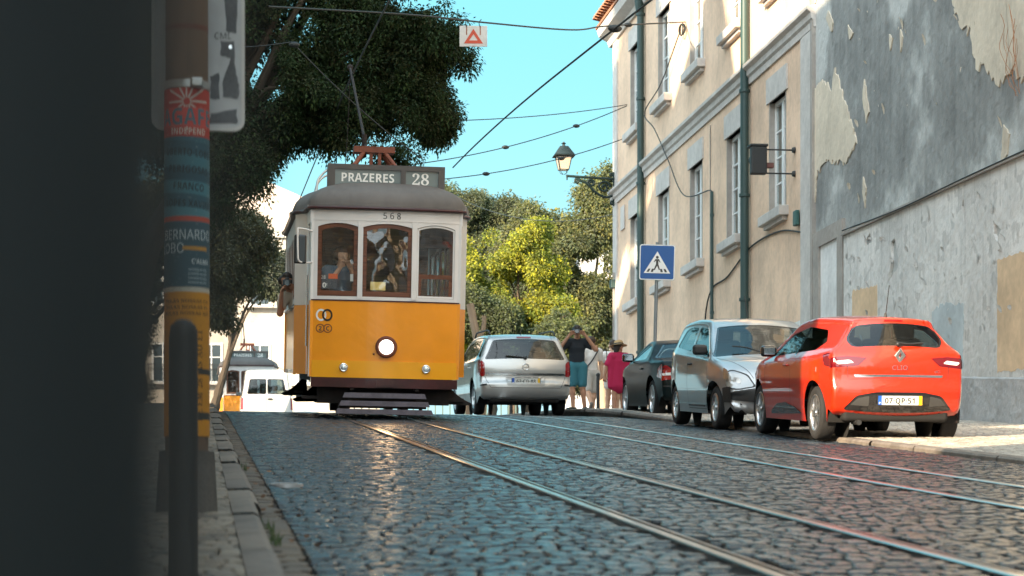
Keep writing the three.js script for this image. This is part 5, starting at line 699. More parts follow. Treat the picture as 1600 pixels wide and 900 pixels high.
onSlope(astra, 5.84, 44.85, road(5.84, 44.85) + 0.012, HALF + 0.02);
// white van beyond the crest
const van = makeCar('delivery_van', 'white delivery van seen from behind over the crest, in front of the second tram', {
  category: 'van', outline: [[-2.2, 0.3], [-2.36, 0.36], [-2.4, 0.55], [-2.38, 1.1], [-2.3, 1.75], [-2.2, 2.1], [-2.05, 2.18], [-1, 2.22], [0.6, 2.2], [1.0, 2.05], [1.7, 1.3], [2.3, 1.08], [2.5, 0.8], [2.5, 0.4], [2.4, 0.28]],
  w: 0.985, belt: [1.2, 0], tumble: 0.14, r: 0.10, xf: 1.3, xr: 1.5, front: 2.5, rear: -2.4, taper: [0.2, 0.03], bowRear: 0.06, axle: 1.55, wheelR: 0.33, rimR: 0.2, sill: 0.24, spokes: 6, paint: paint([0.55, 0.54, 0.52]),
  glass: [{ rear: [[-0.78, 1.28], [-0.02, 1.28], [-0.02, 1.85], [-0.72, 1.85]] }, { rear: [[0.02, 1.28], [0.78, 1.28], [0.72, 1.85], [0.02, 1.85]] }, { front: [[-0.85, 1.4], [0.85, 1.4], [0.78, 1.95], [-0.78, 1.95]] }], side: [[[0.5, 1.3], [1.45, 1.25], [1.0, 1.8], [0.5, 1.85]]],
  patches: [{ name: 'tail_light', sym: true, mat: M.redLens, symRear: [[0.86, 0.7], [1, 0.7], [1, 1.15], [0.88, 1.15]], symSide: [[-2.28, 0.7], [-2.2, 0.7], [-2.2, 1.12], [-2.26, 1.12]] }, { name: 'door_seam', mat: M.trim, rear: [[-0.008, 0.6], [0.008, 0.6], [0.008, 1.27], [-0.008, 1.27]], o: 0.002, round: 0.003 }, { name: 'bumper_trim', mat: M.trim, rear: [[-0.95, 0.38], [0.95, 0.38], [0.95, 0.55], [-0.95, 0.55]] }],
  seats: { rows: [0.6], dash: 1.4, mirror: [1.0, 1.8], head: 0.3 }, mirror: [1.4, 1.35], extras: [['door_handle', box(0.03, 0.06, 0.16, -2.41, 1.1, 0.12), M.trim]],
});
onSlope(van, 2.5, 91, undefined, HALF);
const farCar = yaris.clone(); farCar.name = numbered('hatchback_car'); farCar.userData = { label: 'small car just showing over the crest under the left side of the tram', category: 'car' }; scene.add(farCar); onSlope(farCar, 5.0, 112, undefined, -HALF);

// ------------------------------------------------------------------ people
M.skin = [std([0.50, 0.27, 0.17], 0.6), std([0.42, 0.21, 0.13], 0.6), std([0.56, 0.33, 0.22], 0.6)];
M.hairDark = std([0.018, 0.012, 0.009], 0.6); M.hairBrown = std([0.05, 0.03, 0.018], 0.65);
function sdfMesh(sdf, lo, hi, n) {                       // marching cubes over a box; n cells a side
  const mc = new MarchingCubes(n, M.skin[0], false, false, 60000), half = n / 2, s = [0, 1, 2].map((k) => (hi[k] - lo[k]) / 2), c = [0, 1, 2].map((k) => (hi[k] + lo[k]) / 2);
  let i = 0; for (let z = 0; z < n; z++) for (let y = 0; y < n; y++) for (let x = 0; x < n; x++) mc.field[i++] = -sdf(c[0] + (x - half) / half * s[0], c[1] + (y - half) / half * s[1], c[2] + (z - half) / half * s[2]);
  mc.isolation = 0; mc.update();
  const p = mc.positionArray.slice(0, mc.count * 3); for (let k = 0; k < p.length; k++) p[k] = c[k % 3] + p[k] * s[k % 3];
  let g = new THREE.BufferGeometry(); g.setAttribute('position', new THREE.BufferAttribute(p, 3)); g = mergeVertices(g, 1e-4); g.computeVertexNormals(); const u = new Float32Array(g.attributes.position.count * 2); g.setAttribute('uv', new THREE.BufferAttribute(u, 2)); return g;
}
function capsules(list, k = 0.03) {                      // list of [ax,ay,az,ra, bx,by,bz,rb, (squash in z)]
  const L = list.map((b) => { const d = [b[4] - b[0], b[5] - b[1], b[6] - b[2]]; return { a: b, d, l2: d[0] ** 2 + d[1] ** 2 + d[2] ** 2 || 1e-9, sq: b[8] ?? 1 }; });
  return (x, y, z) => { let m = 1e9; for (const { a, d, l2, sq } of L) { const px = x - a[0], py = y - a[1], pz = z - a[2], t = clamp((px * d[0] + py * d[1] + pz * d[2]) / l2), qx = px - d[0] * t, qy = py - d[1] * t, qz = (pz - d[2] * t) * sq, e = Math.sqrt(qx * qx + qy * qy + qz * qz) - lerp(a[3], a[7], t); const h = clamp(0.5 + 0.5 * (m - e) / k); m = lerp(m, e, h) - k * h * (1 - h); } return m; };
}
const bounds = (l, pad = 0.06) => { const lo = [9, 9, 9], hi = [-9, -9, -9]; for (const b of l) for (const o of [0, 4]) for (let k = 0; k < 3; k++) { lo[k] = Math.min(lo[k], b[o + k] - b[o + 3] - pad); hi[k] = Math.max(hi[k], b[o + k] + b[o + 3] + pad); } return [lo, hi]; };
const solid = (l, n, k) => sdfMesh(capsules(l, k), ...bounds(l), n);
// J: joints. head is the middle of the head, face the way it looks (unit vector in xz, y tilt)
function person(label, J, o) {
  const P = thing('person', label, 'person', o.group), b = [], add = (A, ra, B, rb, sq) => b.push([...A, ra, ...B, rb, sq]);
  const mid = (A, B, t = 0.5) => A.map((v, k) => lerp(v, B[k], t)), f = o.fat ?? 1;
  add(J.pelvis, 0.135 * f, J.waist, 0.125 * f, 1.25); add(J.waist, 0.125 * f, J.chest, 0.145 * f, 1.3); add(J.shL, 0.075 * f, J.shR, 0.075 * f); add(J.chest, 0.12 * f, mid(J.chest, J.neck, 0.7), 0.07);
  add(J.neck, 0.058, J.head, 0.055);
  const arm = (s, e, w) => { add(s, 0.062 * f, e, 0.043 * f); add(e, 0.043 * f, w, 0.029); };
  arm(J.shL, J.elL, J.wrL); arm(J.shR, J.elR, J.wrR);
  if (J.hipL) for (const s of ['L', 'R']) { add(J['hip' + s], 0.095 * f, J['kn' + s], 0.062); add(J['kn' + s], 0.060, J['an' + s], 0.040); const c = mid(J['kn' + s], J['an' + s], 0.28); add(c, 0.058, c, 0.058); }
  const skin = [solid(b, o.res ?? 84, 0.035)];
  // head: skull, jaw, nose, ears, eye sockets
  const [hx, hy, hz] = J.head, F = V3(...J.face).normalize(), Rt = V3(F.z, 0, -F.x).normalize(), U = Rt.clone().cross(F).negate(); if (U.y < 0) U.negate();
  const hp = (r, u, fw) => [hx + Rt.x * r + U.x * u + F.x * fw, hy + Rt.y * r + U.y * u + F.y * fw, hz + Rt.z * r + U.z * u + F.z * fw];
  const hd = [[...hp(0, 0.03, -0.018), 0.088, ...hp(0, 0.03, 0.02), 0.083], [...hp(0, -0.05, 0.035), 0.055, ...hp(0, -0.085, 0.055), 0.036], [...hp(-0.035, -0.03, 0.05), 0.035, ...hp(0.035, -0.03, 0.05), 0.035], [...hp(0, 0.012, 0.102), 0.010, ...hp(0, -0.025, 0.122), 0.015], [...hp(-0.088, 0.0, -0.01), 0.016, ...hp(-0.09, -0.03, 0.0), 0.012], [...hp(0.088, 0.0, -0.01), 0.016, ...hp(0.09, -0.03, 0.0), 0.012], [...hp(-0.02, -0.058, 0.092), 0.010, ...hp(0.02, -0.058, 0.092), 0.010]];
  skin.push(solid(hd, 44, 0.012));
  // hands: palm, four fingers of unequal length with a bend, thumb from the side of the palm
  const hand = (w, dir, curl, side) => {
    const D = V3(...dir).normalize(), C = V3(...curl); C.addScaledVector(D, -C.dot(D)).normalize(); const X = D.clone().cross(C).multiplyScalar(side), W = V3(...w), q = (d, x, c) => { const v = W.clone().addScaledVector(D, d).addScaledVector(X, x).addScaledVector(C, c); return [v.x, v.y, v.z]; }, l = [];
    l.push([...q(0.01, -0.018, 0), 0.020, ...q(0.075, -0.028, 0), 0.017], [...q(0.01, 0.012, 0), 0.020, ...q(0.075, 0.022, 0), 0.017], [...q(0.02, 0, 0), 0.022, ...q(0.07, 0, 0), 0.018]);
    [[-0.033, 0.062], [-0.011, 0.075], [0.011, 0.070], [0.032, 0.055]].forEach(([x, len]) => { const a = q(0.08, x, 0), m = q(0.08 + len * 0.42, x * 1.08, len * 0.26), t = q(0.08 + len * 0.52, x * 1.1, len * 0.80); l.push([...a, 0.0098, ...m, 0.009], [...m, 0.009, ...t, 0.0078]); });
    const t0 = q(0.025, -0.03, 0.005), t1 = q(0.06, -0.06, 0.02), t2 = q(0.085, -0.062, 0.04); l.push([...t0, 0.014, ...t1, 0.0115], [...t1, 0.0115, ...t2, 0.009]);
    skin.push(solid(l, 44, 0.006));
  };
  hand(J.wrL, J.handL[0], J.handL[1], 1); hand(J.wrR, J.handR[0], J.handR[1], -1);
  part('body', merge(skin), o.skin, P);
  // clothes
  const g = 0.016 + (o.loose ?? 0), sl = o.sleeve ?? 0.55, sh = [[...J.pelvis, 0.135 * f + g, ...J.waist, 0.128 * f + g, 1.22], [...J.waist, 0.128 * f + g, ...J.chest, 0.147 * f + g, 1.26], [...J.shL, 0.078 * f + g * 0.8, ...J.shR, 0.078 * f + g * 0.8], [...J.chest, 0.122 * f + g, ...mid(J.chest, J.neck, 0.55), 0.075 + g * 0.5]];
  for (const s of ['L', 'R']) sh.push([...J['sh' + s], 0.064 * f + g, ...mid(J['sh' + s], J['el' + s], sl), 0.056 * f + g]);
  if (o.extraShirt) sh.push(...o.extraShirt);
  part(o.shirtName ?? 'shirt', solid(sh, 72, 0.04), o.shirt, P);
  if (o.shorts) { const l = [[...J.pelvis, 0.142 * f + 0.012, ...mid(J.pelvis, J.waist, 0.35), 0.135 * f + 0.012, 1.22]]; for (const s of ['L', 'R']) l.push([...J['hip' + s], 0.105 * f + 0.012, ...mid(J['hip' + s], J['kn' + s], o.shortLen ?? 0.85), 0.088 + 0.012]); part('shorts', solid(l, 60, 0.03), o.shorts, P); }
  if (J.anL) for (const s of ['L', 'R']) { const a = J['an' + s], d = V3(...(J['toe' + s] ?? [0, 0, 1])).normalize(), y = a[1] - 0.045; part('shoe', [solid([[a[0] - d.x * 0.05, y - d.y * 0.05, a[2] - d.z * 0.05, 0.042, a[0] + d.x * 0.08, y - 0.008 + d.y * 0.08, a[2] + d.z * 0.08, 0.040], [a[0] + d.x * 0.08, y - 0.01 + d.y * 0.08, a[2] + d.z * 0.08, 0.042, a[0] + d.x * 0.17, y - 0.016 + d.y * 0.17, a[2] + d.z * 0.17, 0.032]], 30, 0.02)], o.shoes, P); }
  if (o.hair) { const h = o.hair, l = [[...hp(0, 0.052, -0.03), 0.096, ...hp(0, 0.075, 0.02), 0.078], [...hp(0, 0.0, -0.055), 0.078, ...hp(0, -(h.len ?? 0.03), -0.06), h.end ?? 0.06]]; if (h.big) l.push([...hp(-0.07, 0.02, -0.02), 0.07, ...hp(0.07, 0.02, -0.02), 0.07]); part('hair', solid(l, 44, 0.02), h.mat, P); }
  return [P, hp];
}
const standing = (H, o = {}) => { const k = H / 1.75, y = (v) => v * k; return Object.assign({ pelvis: [0, y(0.95), 0], waist: [0, y(1.12), 0], chest: [0, y(1.30), 0], neck: [0, y(1.47), 0], head: [0, y(1.625), 0.02], face: [0, 0, 1], shL: [-0.18 * k, y(1.41), 0], shR: [0.18 * k, y(1.41), 0], elL: [-0.25 * k, y(1.14), -0.02], elR: [0.25 * k, y(1.14), -0.02], wrL: [-0.27 * k, y(0.90), 0.05], wrR: [0.27 * k, y(0.90), 0.05], handL: [[0, -1, 0.1], [0.6, 0, 0.4]], handR: [[0, -1, 0.1], [-0.6, 0, 0.4]], hipL: [-0.10 * k, y(0.90), 0], hipR: [0.10 * k, y(0.90), 0], knL: [-0.11 * k, y(0.50), 0.02], knR: [0.11 * k, y(0.50), 0.02], anL: [-0.11 * k, y(0.085), 0], anR: [0.12 * k, y(0.085), 0] }, o); };
const cloth = (c) => std(c, 0.92, {});
const place = (P, X, L, yaw) => { P.position.set(X, walkR(X, L) + 0.004, -L); P.rotation.y = yaw; };
{
  // man in a black T-shirt, arms raised, camera at his eyes
  const [P, hp] = person('man in a black T-shirt and teal shorts holding a camera to his eyes', standing(1.74, { elL: [-0.40, 1.22, 0.12], elR: [0.38, 1.26, 0.12], wrL: [-0.16, 1.545, 0.22], wrR: [0.15, 1.545, 0.22], handL: [[0.75, 0.5, 0.1], [0.3, -0.2, 0.8]], handR: [[-0.75, 0.5, 0.1], [-0.3, -0.2, 0.8]], knL: [-0.10, 0.5, 0.03], anL: [-0.08, 0.085, 0.02], anR: [0.16, 0.085, -0.03], toeL: [-0.75, 0, 0.65], toeR: [0.3, 0, 0.9] }),
    { skin: M.skin[1], fat: 1.06, shirt: cloth([0.014, 0.018, 0.024]), shorts: cloth([0.035, 0.15, 0.19]), shoes: std([0.012, 0.03, 0.03], 0.7), hair: { mat: M.hairDark, len: 0.02 } });
  part('cap', [new THREE.SphereGeometry(0.112, 20, 10, 0, Math.PI * 2, 0, Math.PI / 2).scale(0.95, 0.95, 1.08).translate(0, 1.655, 0.0), new THREE.CylinderGeometry(0.10, 0.10, 0.012, 20, 1, false, -1.3, 2.6).scale(1, 1, 1.0).translate(0, 1.668, 0.075)], cloth([0.03, 0.045, 0.05]), P);
  place(P, 7.72, 48.2, -0.1);
  const cam = thing('compact_camera', 'black camera held up by the man in the black T-shirt', 'camera'); part('camera_body', rbox(0.14, 0.085, 0.05, 0.012), M.black, cam); part('lens', cyl(0.036, 0.036, 0.06, 0, -0.003, 0.05, 20, 'z'), M.glossBlack, cam);
  P.updateMatrixWorld(); cam.position.copy(V3(-0.02, 1.615, 0.205).applyMatrix4(P.matrixWorld)); cam.rotation.y = -0.1;
  // man walking away in a white T-shirt
  const [Q] = person('man walking away in a white T-shirt and pale shorts with a strap across his back', standing(1.72, { face: [0.2, 0, 1], elL: [-0.25, 1.13, 0.06], elR: [0.26, 1.12, -0.10], wrR: [0.29, 0.90, -0.02], knL: [-0.10, 0.50, 0.12], anL: [-0.10, 0.085, 0.20], knR: [0.11, 0.49, -0.06], anR: [0.11, 0.20, -0.32], toeR: [0, -0.75, 0.65] }),
    { skin: M.skin[2], shirt: cloth([0.72, 0.68, 0.64]), shorts: cloth([0.50, 0.47, 0.43]), shoes: std([0.2, 0.17, 0.15], 0.8), hair: { mat: M.hairBrown, len: 0.0, end: 0.03 } });
  part('strap', tube([[-0.15, 1.46, -0.02], [-0.10, 1.40, -0.165], [0.06, 1.15, -0.20], [0.20, 0.98, -0.12], [0.23, 0.93, 0.02]], 0.016, 30), M.trim, Q);
  place(Q, 8.75, 52.6, Math.PI + 0.15);
  const [R3] = person('person in a white top with bare legs half hidden by the red poncho', standing(1.72, { elL: [-0.30, 1.15, 0.05], elR: [0.30, 1.2, 0.10], wrR: [0.20, 1.0, 0.22], face: [0.7, 0.1, 0.7] }), { skin: M.skin[2], shirt: cloth([0.74, 0.70, 0.66]), shorts: cloth([0.66, 0.62, 0.58]), shortLen: 0.55, shoes: std([0.22, 0.07, 0.05], 0.8), hair: { mat: M.hairBrown, len: 0.04 } });
  place(R3, 9.55, 54.4, Math.PI - 0.5);
  const bag = thing('shoulder_bag', 'pale cloth bag at the hip of the person in the white top', 'bag'); part('bag_body', rbox(0.34, 0.30, 0.12, 0.05, 0, 0, 0, 3), cloth([0.60, 0.42, 0.30]), bag); part('bag_strap', tube([[-0.14, 0.12, 0], [-0.05, 0.45, 0.02], [0.12, 0.5, 0.0], [0.14, 0.12, 0]], 0.012, 20), M.trim, bag); bag.position.set(9.22, walkR(9.2, 54.2) + 0.98, -54.1); bag.rotation.y = -0.4;
  // woman in a red poncho and straw hat
  const red = cloth([0.42, 0.014, 0.07]), [S] = person('woman in a red poncho and a brimmed straw hat beside the black roadster', standing(1.60, { face: [-0.8, -0.1, 0.3], elL: [-0.28, 1.08, 0.02], elR: [0.28, 1.08, 0.02], wrL: [-0.30, 0.86, 0.06], wrR: [0.33, 0.84, 0.06] }),
    { skin: M.skin[1], shirtName: 'poncho', shirt: red, loose: 0.012, sleeve: 0.8, extraShirt: [[0, 1.25, 0, 0.16, 0, 0.66, 0, 0.21, 1.25], [-0.18, 1.15, 0, 0.09, -0.19, 0.74, 0, 0.09], [0.18, 1.15, 0, 0.09, 0.20, 0.62, 0, 0.07]], shoes: std([0.1, 0.1, 0.11], 0.8), hair: { mat: M.hairDark, len: 0.13, end: 0.05 } });
  part('hat', [new THREE.LatheGeometry([[0.001, 0.115], [0.07, 0.112], [0.098, 0.09], [0.108, 0.03], [0.11, 0.0], [0.19, -0.018], [0.192, -0.01], [0.115, 0.012]].map((p) => new THREE.Vector2(...p)), 28).rotateX(0.12).translate(0, 1.555, 0.0)], std([0.50, 0.34, 0.17], 0.9, { bumpMap: bumpFine, bumpScale: 0.004 }), S); part('hat_band', new THREE.CylinderGeometry(0.1105, 0.114, 0.035, 28, 1, true).rotateX(0.12).translate(0, 1.578, 0.0), M.trim, S);
  place(S, 9.45, 53.0, Math.PI + 0.25);
  // passenger leaning out of the tram with a camera; driver at the front window (both placed in the tram's own axes)
  const seatIn = (G, x, y, z, yaw) => { tram.updateMatrixWorld(); G.position.copy(V3(x, y, z).applyMatrix4(tram.matrixWorld)); G.quaternion.copy(tram.quaternion).multiply(new THREE.Quaternion().setFromAxisAngle(V3(0, 1, 0), yaw)); };
  const half = (o) => Object.assign(standing(1.72), { hipL: null, anL: null }, o);
  const [T1] = person('passenger with dark curly hair leaning out of the tram window holding a camera', half({ pelvis: [0.42, 0.88, -0.1], waist: [0.30, 1.02, -0.05], chest: [0.12, 1.20, 0], neck: [0.0, 1.36, 0.03], head: [-0.06, 1.52, 0.06], face: [-0.1, -0.05, 1], shL: [-0.10, 1.28, 0.06], shR: [0.22, 1.33, -0.04], elL: [-0.16, 1.04, 0.16], elR: [0.12, 1.10, 0.25], wrL: [-0.14, 1.36, 0.27], wrR: [0.05, 1.40, 0.27], handL: [[0.4, 0.85, 0.1], [0.8, -0.2, 0.4]], handR: [[-0.7, 0.6, 0.1], [-0.3, -0.4, 0.8]] }),
    { skin: M.skin[1], shirt: cloth([0.55, 0.50, 0.42]), hair: { mat: M.hairDark, len: 0.05, end: 0.09, big: true } });
  seatIn(T1, -1.24, 0.46, -3.35, 0); const c2 = thing('reflex_camera', 'black camera held by the passenger leaning out of the tram', 'camera'); part('camera_body', [rbox(0.14, 0.10, 0.06, 0.015), rbox(0.06, 0.05, 0.05, 0.012, 0, 0.06, 0)], M.black, c2); part('lens', cyl(0.04, 0.036, 0.10, 0, -0.005, 0.07, 20, 'z'), M.glossBlack, c2); T1.updateMatrixWorld(); c2.position.copy(V3(-0.06, 1.50, 0.25).applyMatrix4(T1.matrixWorld)); c2.quaternion.copy(T1.quaternion);
  const [T2] = person('tram driver in a blue grey shirt with raised hands behind the left windscreen', half({ pelvis: [0, 0.62, 0], waist: [0, 0.78, 0], chest: [0, 0.96, 0.02], neck: [0.0, 1.13, 0.03], head: [0.0, 1.27, 0.06], face: [0.35, -0.05, 1], shL: [-0.18, 1.06, 0.02], shR: [0.18, 1.06, 0.02], elL: [-0.20, 0.86, 0.20], elR: [0.24, 0.86, 0.2], wrL: [-0.05, 1.10, 0.27], wrR: [0.10, 1.10, 0.27], handL: [[0.4, 0.9, 0.1], [0.4, 0, 0.6]], handR: [[-0.3, 0.9, 0.1], [-0.4, 0, 0.6]] }), { skin: M.skin[2], shirt: cloth([0.08, 0.12, 0.17]), sleeve: 0.4, hair: { mat: M.hairBrown, len: 0.06, end: 0.08, big: true } });
  seatIn(T2, -0.62, 0.98, -0.52, 0.1);
}

// ------------------------------------------------------------------ street furniture, wires, signs
{
  // lantern on a scrolled bracket at the far corner of the house
  const L0 = shift(thing('wall_lantern', 'old street lantern on a scrolled green iron bracket at the corner of the house', 'street lamp'), WALL - 0.05, 10.75, -62.1), ir = std([0.006, 0.030, 0.028], 0.5, { map: grainB });
  const scroll = (x, y, r, turns, s = 1) => { const p = []; for (let k = 0; k <= 26; k++) { const t = k / 26, a = t * turns * 6.283, q = r * (1 - 0.82 * t); p.push([x + Math.cos(a) * q * s, y + Math.sin(a) * q, 0]); } return tube(p, 0.03, 50, 5); };
  part('bracket', [tube([[0, 0.55, 0], [-0.6, 0.57, 0], [-1.27, 0.60, 0]], 0.036, 12), box(0.03, 0.9, 0.05, -0.02, 0.28, 0), tube([[-0.02, 0.10, 0], [-0.25, 0.06, 0], [-0.55, 0.22, 0], [-0.75, 0.42, 0], [-1.05, 0.52, 0]], 0.034, 24), scroll(-0.28, 0.32, 0.17, 1.6), scroll(-0.62, 0.42, 0.10, 1.5, -1), scroll(-1.0, 0.47, 0.08, 1.5), scroll(-0.08, 0.65, 0.05, 1.2), scroll(-0.06, -0.1, 0.06, 1.2), cyl(0.03, 0.015, 0.14, -1.27, 0.56, 0)], ir, L0);
  const x = -1.36, fr = [], gl = []; for (let k = 0; k < 4; k++) { const a = k * HALF + 0.785, b = a + HALF, p = (r, y, t) => [x + r * Math.cos(t), y, r * Math.sin(t)]; fr.push(rod(p(0.17, 0.76, a), p(0.27, 1.11, a), 0.016, 6), rod(p(0.17, 0.76, a), p(0.17, 0.76, b), 0.012, 6), rod(p(0.27, 1.11, a), p(0.27, 1.11, b), 0.022, 6), tube([p(0.13, 0.76, a), p(0.11, 0.68, a), p(0.02, 0.64, a)], 0.008, 10, 5)); const q = [p(0.165, 0.765, a), p(0.165, 0.765, b), p(0.265, 1.105, b), p(0.265, 1.105, a)], g = new THREE.BufferGeometry(); g.setAttribute('position', new THREE.Float32BufferAttribute([...q[0], ...q[1], ...q[2], ...q[0], ...q[2], ...q[3]], 3)); g.computeVertexNormals(); gl.push(g); }
  const ln = part('lantern_frame', [...fr, new THREE.CylinderGeometry(0.30, 0.40, 0.05, 4, 1).rotateY(0.785 * 2).rotateY(0.785).translate(x, 1.14, 0), new THREE.CylinderGeometry(0.15, 0.37, 0.24, 4, 1).rotateY(0.785).rotateY(0.785 * 2).translate(x, 1.26, 0), cyl(0.03, 0.06, 0.08, x, 1.40, 0, 10), cyl(0.07, 0.03, 0.03, x, 1.45, 0, 10), sphere(0.03, x, 1.48, 0)], std([0.016, 0.026, 0.026], 0.5), L0);
  gl.forEach((g) => part('pane', plain(g), phys([0.80, 0.66, 0.52], 0.5, { transmission: 0.5, side: THREE.DoubleSide }), ln));
  // traffic signal held off the wall on two rods, seen from behind
  const TS = shift(thing('traffic_signal', 'black traffic signal held off the house wall by two thin rods', 'traffic light'), 10.3, 8.2, -43.0);
  part('housing', [rbox(0.30, 0.52, 0.16, 0.03, 0, 0.25, 0), rbox(0.34, 0.05, 0.34, 0.02, 0.0, 0.53, -0.08)], M.trim, TS); part('visor', new THREE.CylinderGeometry(0.12, 0.12, 0.22, 18, 1, true).rotateX(HALF).translate(0, 0.3, -0.18), M.trim, TS); part('lamp_hood', rbox(0.18, 0.10, 0.12, 0.02, 0.22, 0.18, -0.1), std([0.16, 0.06, 0.05], 0.6), TS);
  for (const y of [0.02, 0.46]) { const r = part('rod', rod([0.1, y, 0], [0.66, y, 0], 0.015), M.trim, TS); part('wall_plate', cyl(0.05, 0.06, 0.05, 0.67, y, 0, 12, 'x'), M.trim, r); }
  // pedestrian crossing sign on a leaning post
  const CS = shift(thing('crossing_sign', 'blue square pedestrian crossing sign on a leaning grey post', 'sign'), 7.62, walkR(7.6, 39.4), -39.4); CS.rotation.set(0, -0.12, -0.025);
  part('post', cyl(0.03, 0.03, 2.85, 0, 1.42, -0.03, 14), std([0.25, 0.27, 0.28], 0.45, { metalness: 0.6 }), CS);
  const face = rrect(-0.3, -0.3, 0.3, 0.3, 0.04), pl = part('plate', uvm(extr(face, 0.012).translate(0, 2.50, 0.012)), std([0.5, 0.5, 0.5], 0.5), CS);
  part('border', uvm(extr((() => { const s = rrect(-0.296, -0.296, 0.296, 0.296, 0.036); s.holes.push(rrect(-0.283, -0.283, 0.283, 0.283, 0.03)); return s; })(), 0.001).translate(0, 2.50, 0.0245)), M.white, pl); part('blue_field', uvm(extr(rrect(-0.282, -0.282, 0.282, 0.282, 0.03), 0.001).translate(0, 2.50, 0.0245)), std([0.006, 0.085, 0.30], 0.45), pl);
  part('white_triangle', uvm(extr(poly([[-0.225, -0.185], [0.225, -0.185], [0, 0.185]]), 0.001).translate(0, 2.50, 0.027)), M.white, pl);
  part('walking_figure', [new THREE.CircleGeometry(0.024, 16).translate(0, 0.085, 0), new THREE.ShapeGeometry(poly([[-0.03, 0.055], [0.03, 0.055], [0.055, 0.0], [0.045, -0.005], [0.02, 0.03], [0.02, -0.03], [0.05, -0.125], [0.03, -0.13], [0.0, -0.06], [-0.04, -0.135], [-0.058, -0.128], [-0.02, -0.03], [-0.02, 0.03], [-0.05, 0.0], [-0.058, 0.008]])), ...[-0.14, -0.075, 0.075, 0.14].map((q) => new THREE.ShapeGeometry(poly([[q - 0.024 + q * 0.12, -0.165], [q + 0.016 + q * 0.12, -0.165], [q + 0.016 - q * 0.1, -0.11], [q - 0.018 - q * 0.1, -0.11]])))].map((g) => plain(g.translate(0, 2.50, 0.0292))), M.inkDark, pl);
  // pole with posters and the back of a sign
  const yp = walkL(0, 9.7), PO = shift(thing('poster_pole', 'round pole wrapped in torn blue and yellow posters at the left kerb', 'pole'), -0.045, yp, -9.7);
  part('shaft', cyl(0.082, 0.086, 6, 0, 3, 0, 28), std([0.20, 0.12, 0.075], 0.8, { map: grainA, bumpMap: bumpA, bumpScale: 0.003 }), PO);
  part('footing', uvm(new THREE.CylinderGeometry(0.115, 0.13, 0.26, 10).translate(0, 0.11, 0)), M.granite[2], PO);
  const wrapPoster = (y0, y1, t, name, w = 3.7, o = 0.004) => part(name, new THREE.CylinderGeometry(0.086 + o, 0.087 + o, y1 - y0, 40, 1, true, -w / 2, w).translate(0, (y0 + y1) / 2 - yp, 0), new THREE.MeshStandardMaterial({ map: t, roughness: 0.75, side: THREE.DoubleSide }), PO);
  const RT = rng(404);
  wrapPoster(1.30, 1.90, canvasTex(512, 1024, (c, w, h) => { c.fillStyle = '#e59a14'; c.fillRect(0, 0, w, h); c.fillStyle = '#2b1a0c'; c.font = 'bold 34px serif'; c.textAlign = 'center'; c.fillText('PELAS NOSSAS CA', 256, 110); c.fillText('PELAS NOSSAS VI', 256, 152); c.fillText('PELAS NOSSAS MÃ', 256, 194); c.font = 'bold 60px serif'; for (let k = 0; k < 6; k++) { c.save(); c.translate(360, 330 + k * 110); c.rotate(-HALF); c.fillText(['ET', 'ÃO', 'AS', '28', 'EM', 'DE'][k], 0, 0); c.restore(); } c.fillStyle = '#3b3a36'; c.fillRect(330, 560, 180, 40); c.fillRect(320, 860, 190, 50); c.fillStyle = '#d9d0bd'; c.fillRect(0, 0, w, 34); c.fillStyle = 'rgba(60,40,20,0.35)'; for (let k = 0; k < 300; k++) c.fillRect(RT() * w, RT() * h, 1 + RT() * 14, 1 + RT() * 3); }), 'yellow_poster');
  wrapPoster(1.90, 2.70, canvasTex(512, 1024, (c, w, h) => { c.fillStyle = '#3f6f7d'; c.fillRect(0, 0, w, h); c.fillStyle = '#c9402f'; c.fillRect(0, 0, w, 250); c.fillStyle = '#d9cfc3'; c.save(); c.translate(256, 70); for (let k = 0; k < 12; k++) { c.rotate(0.52); c.fillRect(20, -5, 90 + RT() * 50, 10); } c.restore(); c.font = 'bold 120px sans-serif'; c.textAlign = 'center'; c.fillStyle = '#e8564a'; c.fillRect(60, 100, 400, 100); c.fillStyle = '#5e7f8c'; c.fillText('AGAFE', 262, 190, 380); c.font = 'bold 46px sans-serif'; c.fillStyle = '#e9dccd'; c.fillText('INDEPEND', 268, 238); ['#35606f', '#4b8491', '#2f5a6a', '#4f8b99', '#3a6675', '#568f9b'].forEach((f, k) => { c.fillStyle = f; c.beginPath(); c.moveTo(0, 260 + k * 68); c.lineTo(w, 285 + k * 68); c.lineTo(w, 352 + k * 68); c.lineTo(0, 330 + k * 68); c.fill(); }); c.fillStyle = '#1d2f36'; c.font = 'bold 52px sans-serif'; ['UBERTO·LOBO', 'PERIGOSAS', 'FRANCO', 'LOPES XAVIER'].forEach((t, k) => { c.save(); c.translate(270, 350 + k * 88); c.rotate(0.05); c.fillText(t, 0, 0, 330); c.restore(); }); c.fillStyle = '#d4563e'; c.fillRect(0, 660, w, 26); c.fillStyle = '#3b5c69'; c.fillRect(0, 690, w, 334); c.fillStyle = '#d7dfe0'; c.font = '72px sans-serif'; c.fillText('BERNARDO', 262, 780, 360); c.fillText('LOBO', 150, 850); c.fillStyle = '#d99a3a'; c.fillRect(230, 815, 170, 20); c.fillStyle = '#e6ebeb'; c.font = 'bold 36px sans-serif'; c.fillText("C'ALMA", 350, 905); c.font = '18px sans-serif'; for (let k = 0; k < 4; k++) c.fillText('concerto ao vivo', 330, 940 + k * 22); c.fillStyle = 'rgba(220,215,205,0.5)'; for (let k = 0; k < 260; k++) c.fillRect(RT() * w, RT() * h, 1 + RT() * 18, 1 + RT() * 3); }), 'blue_poster');
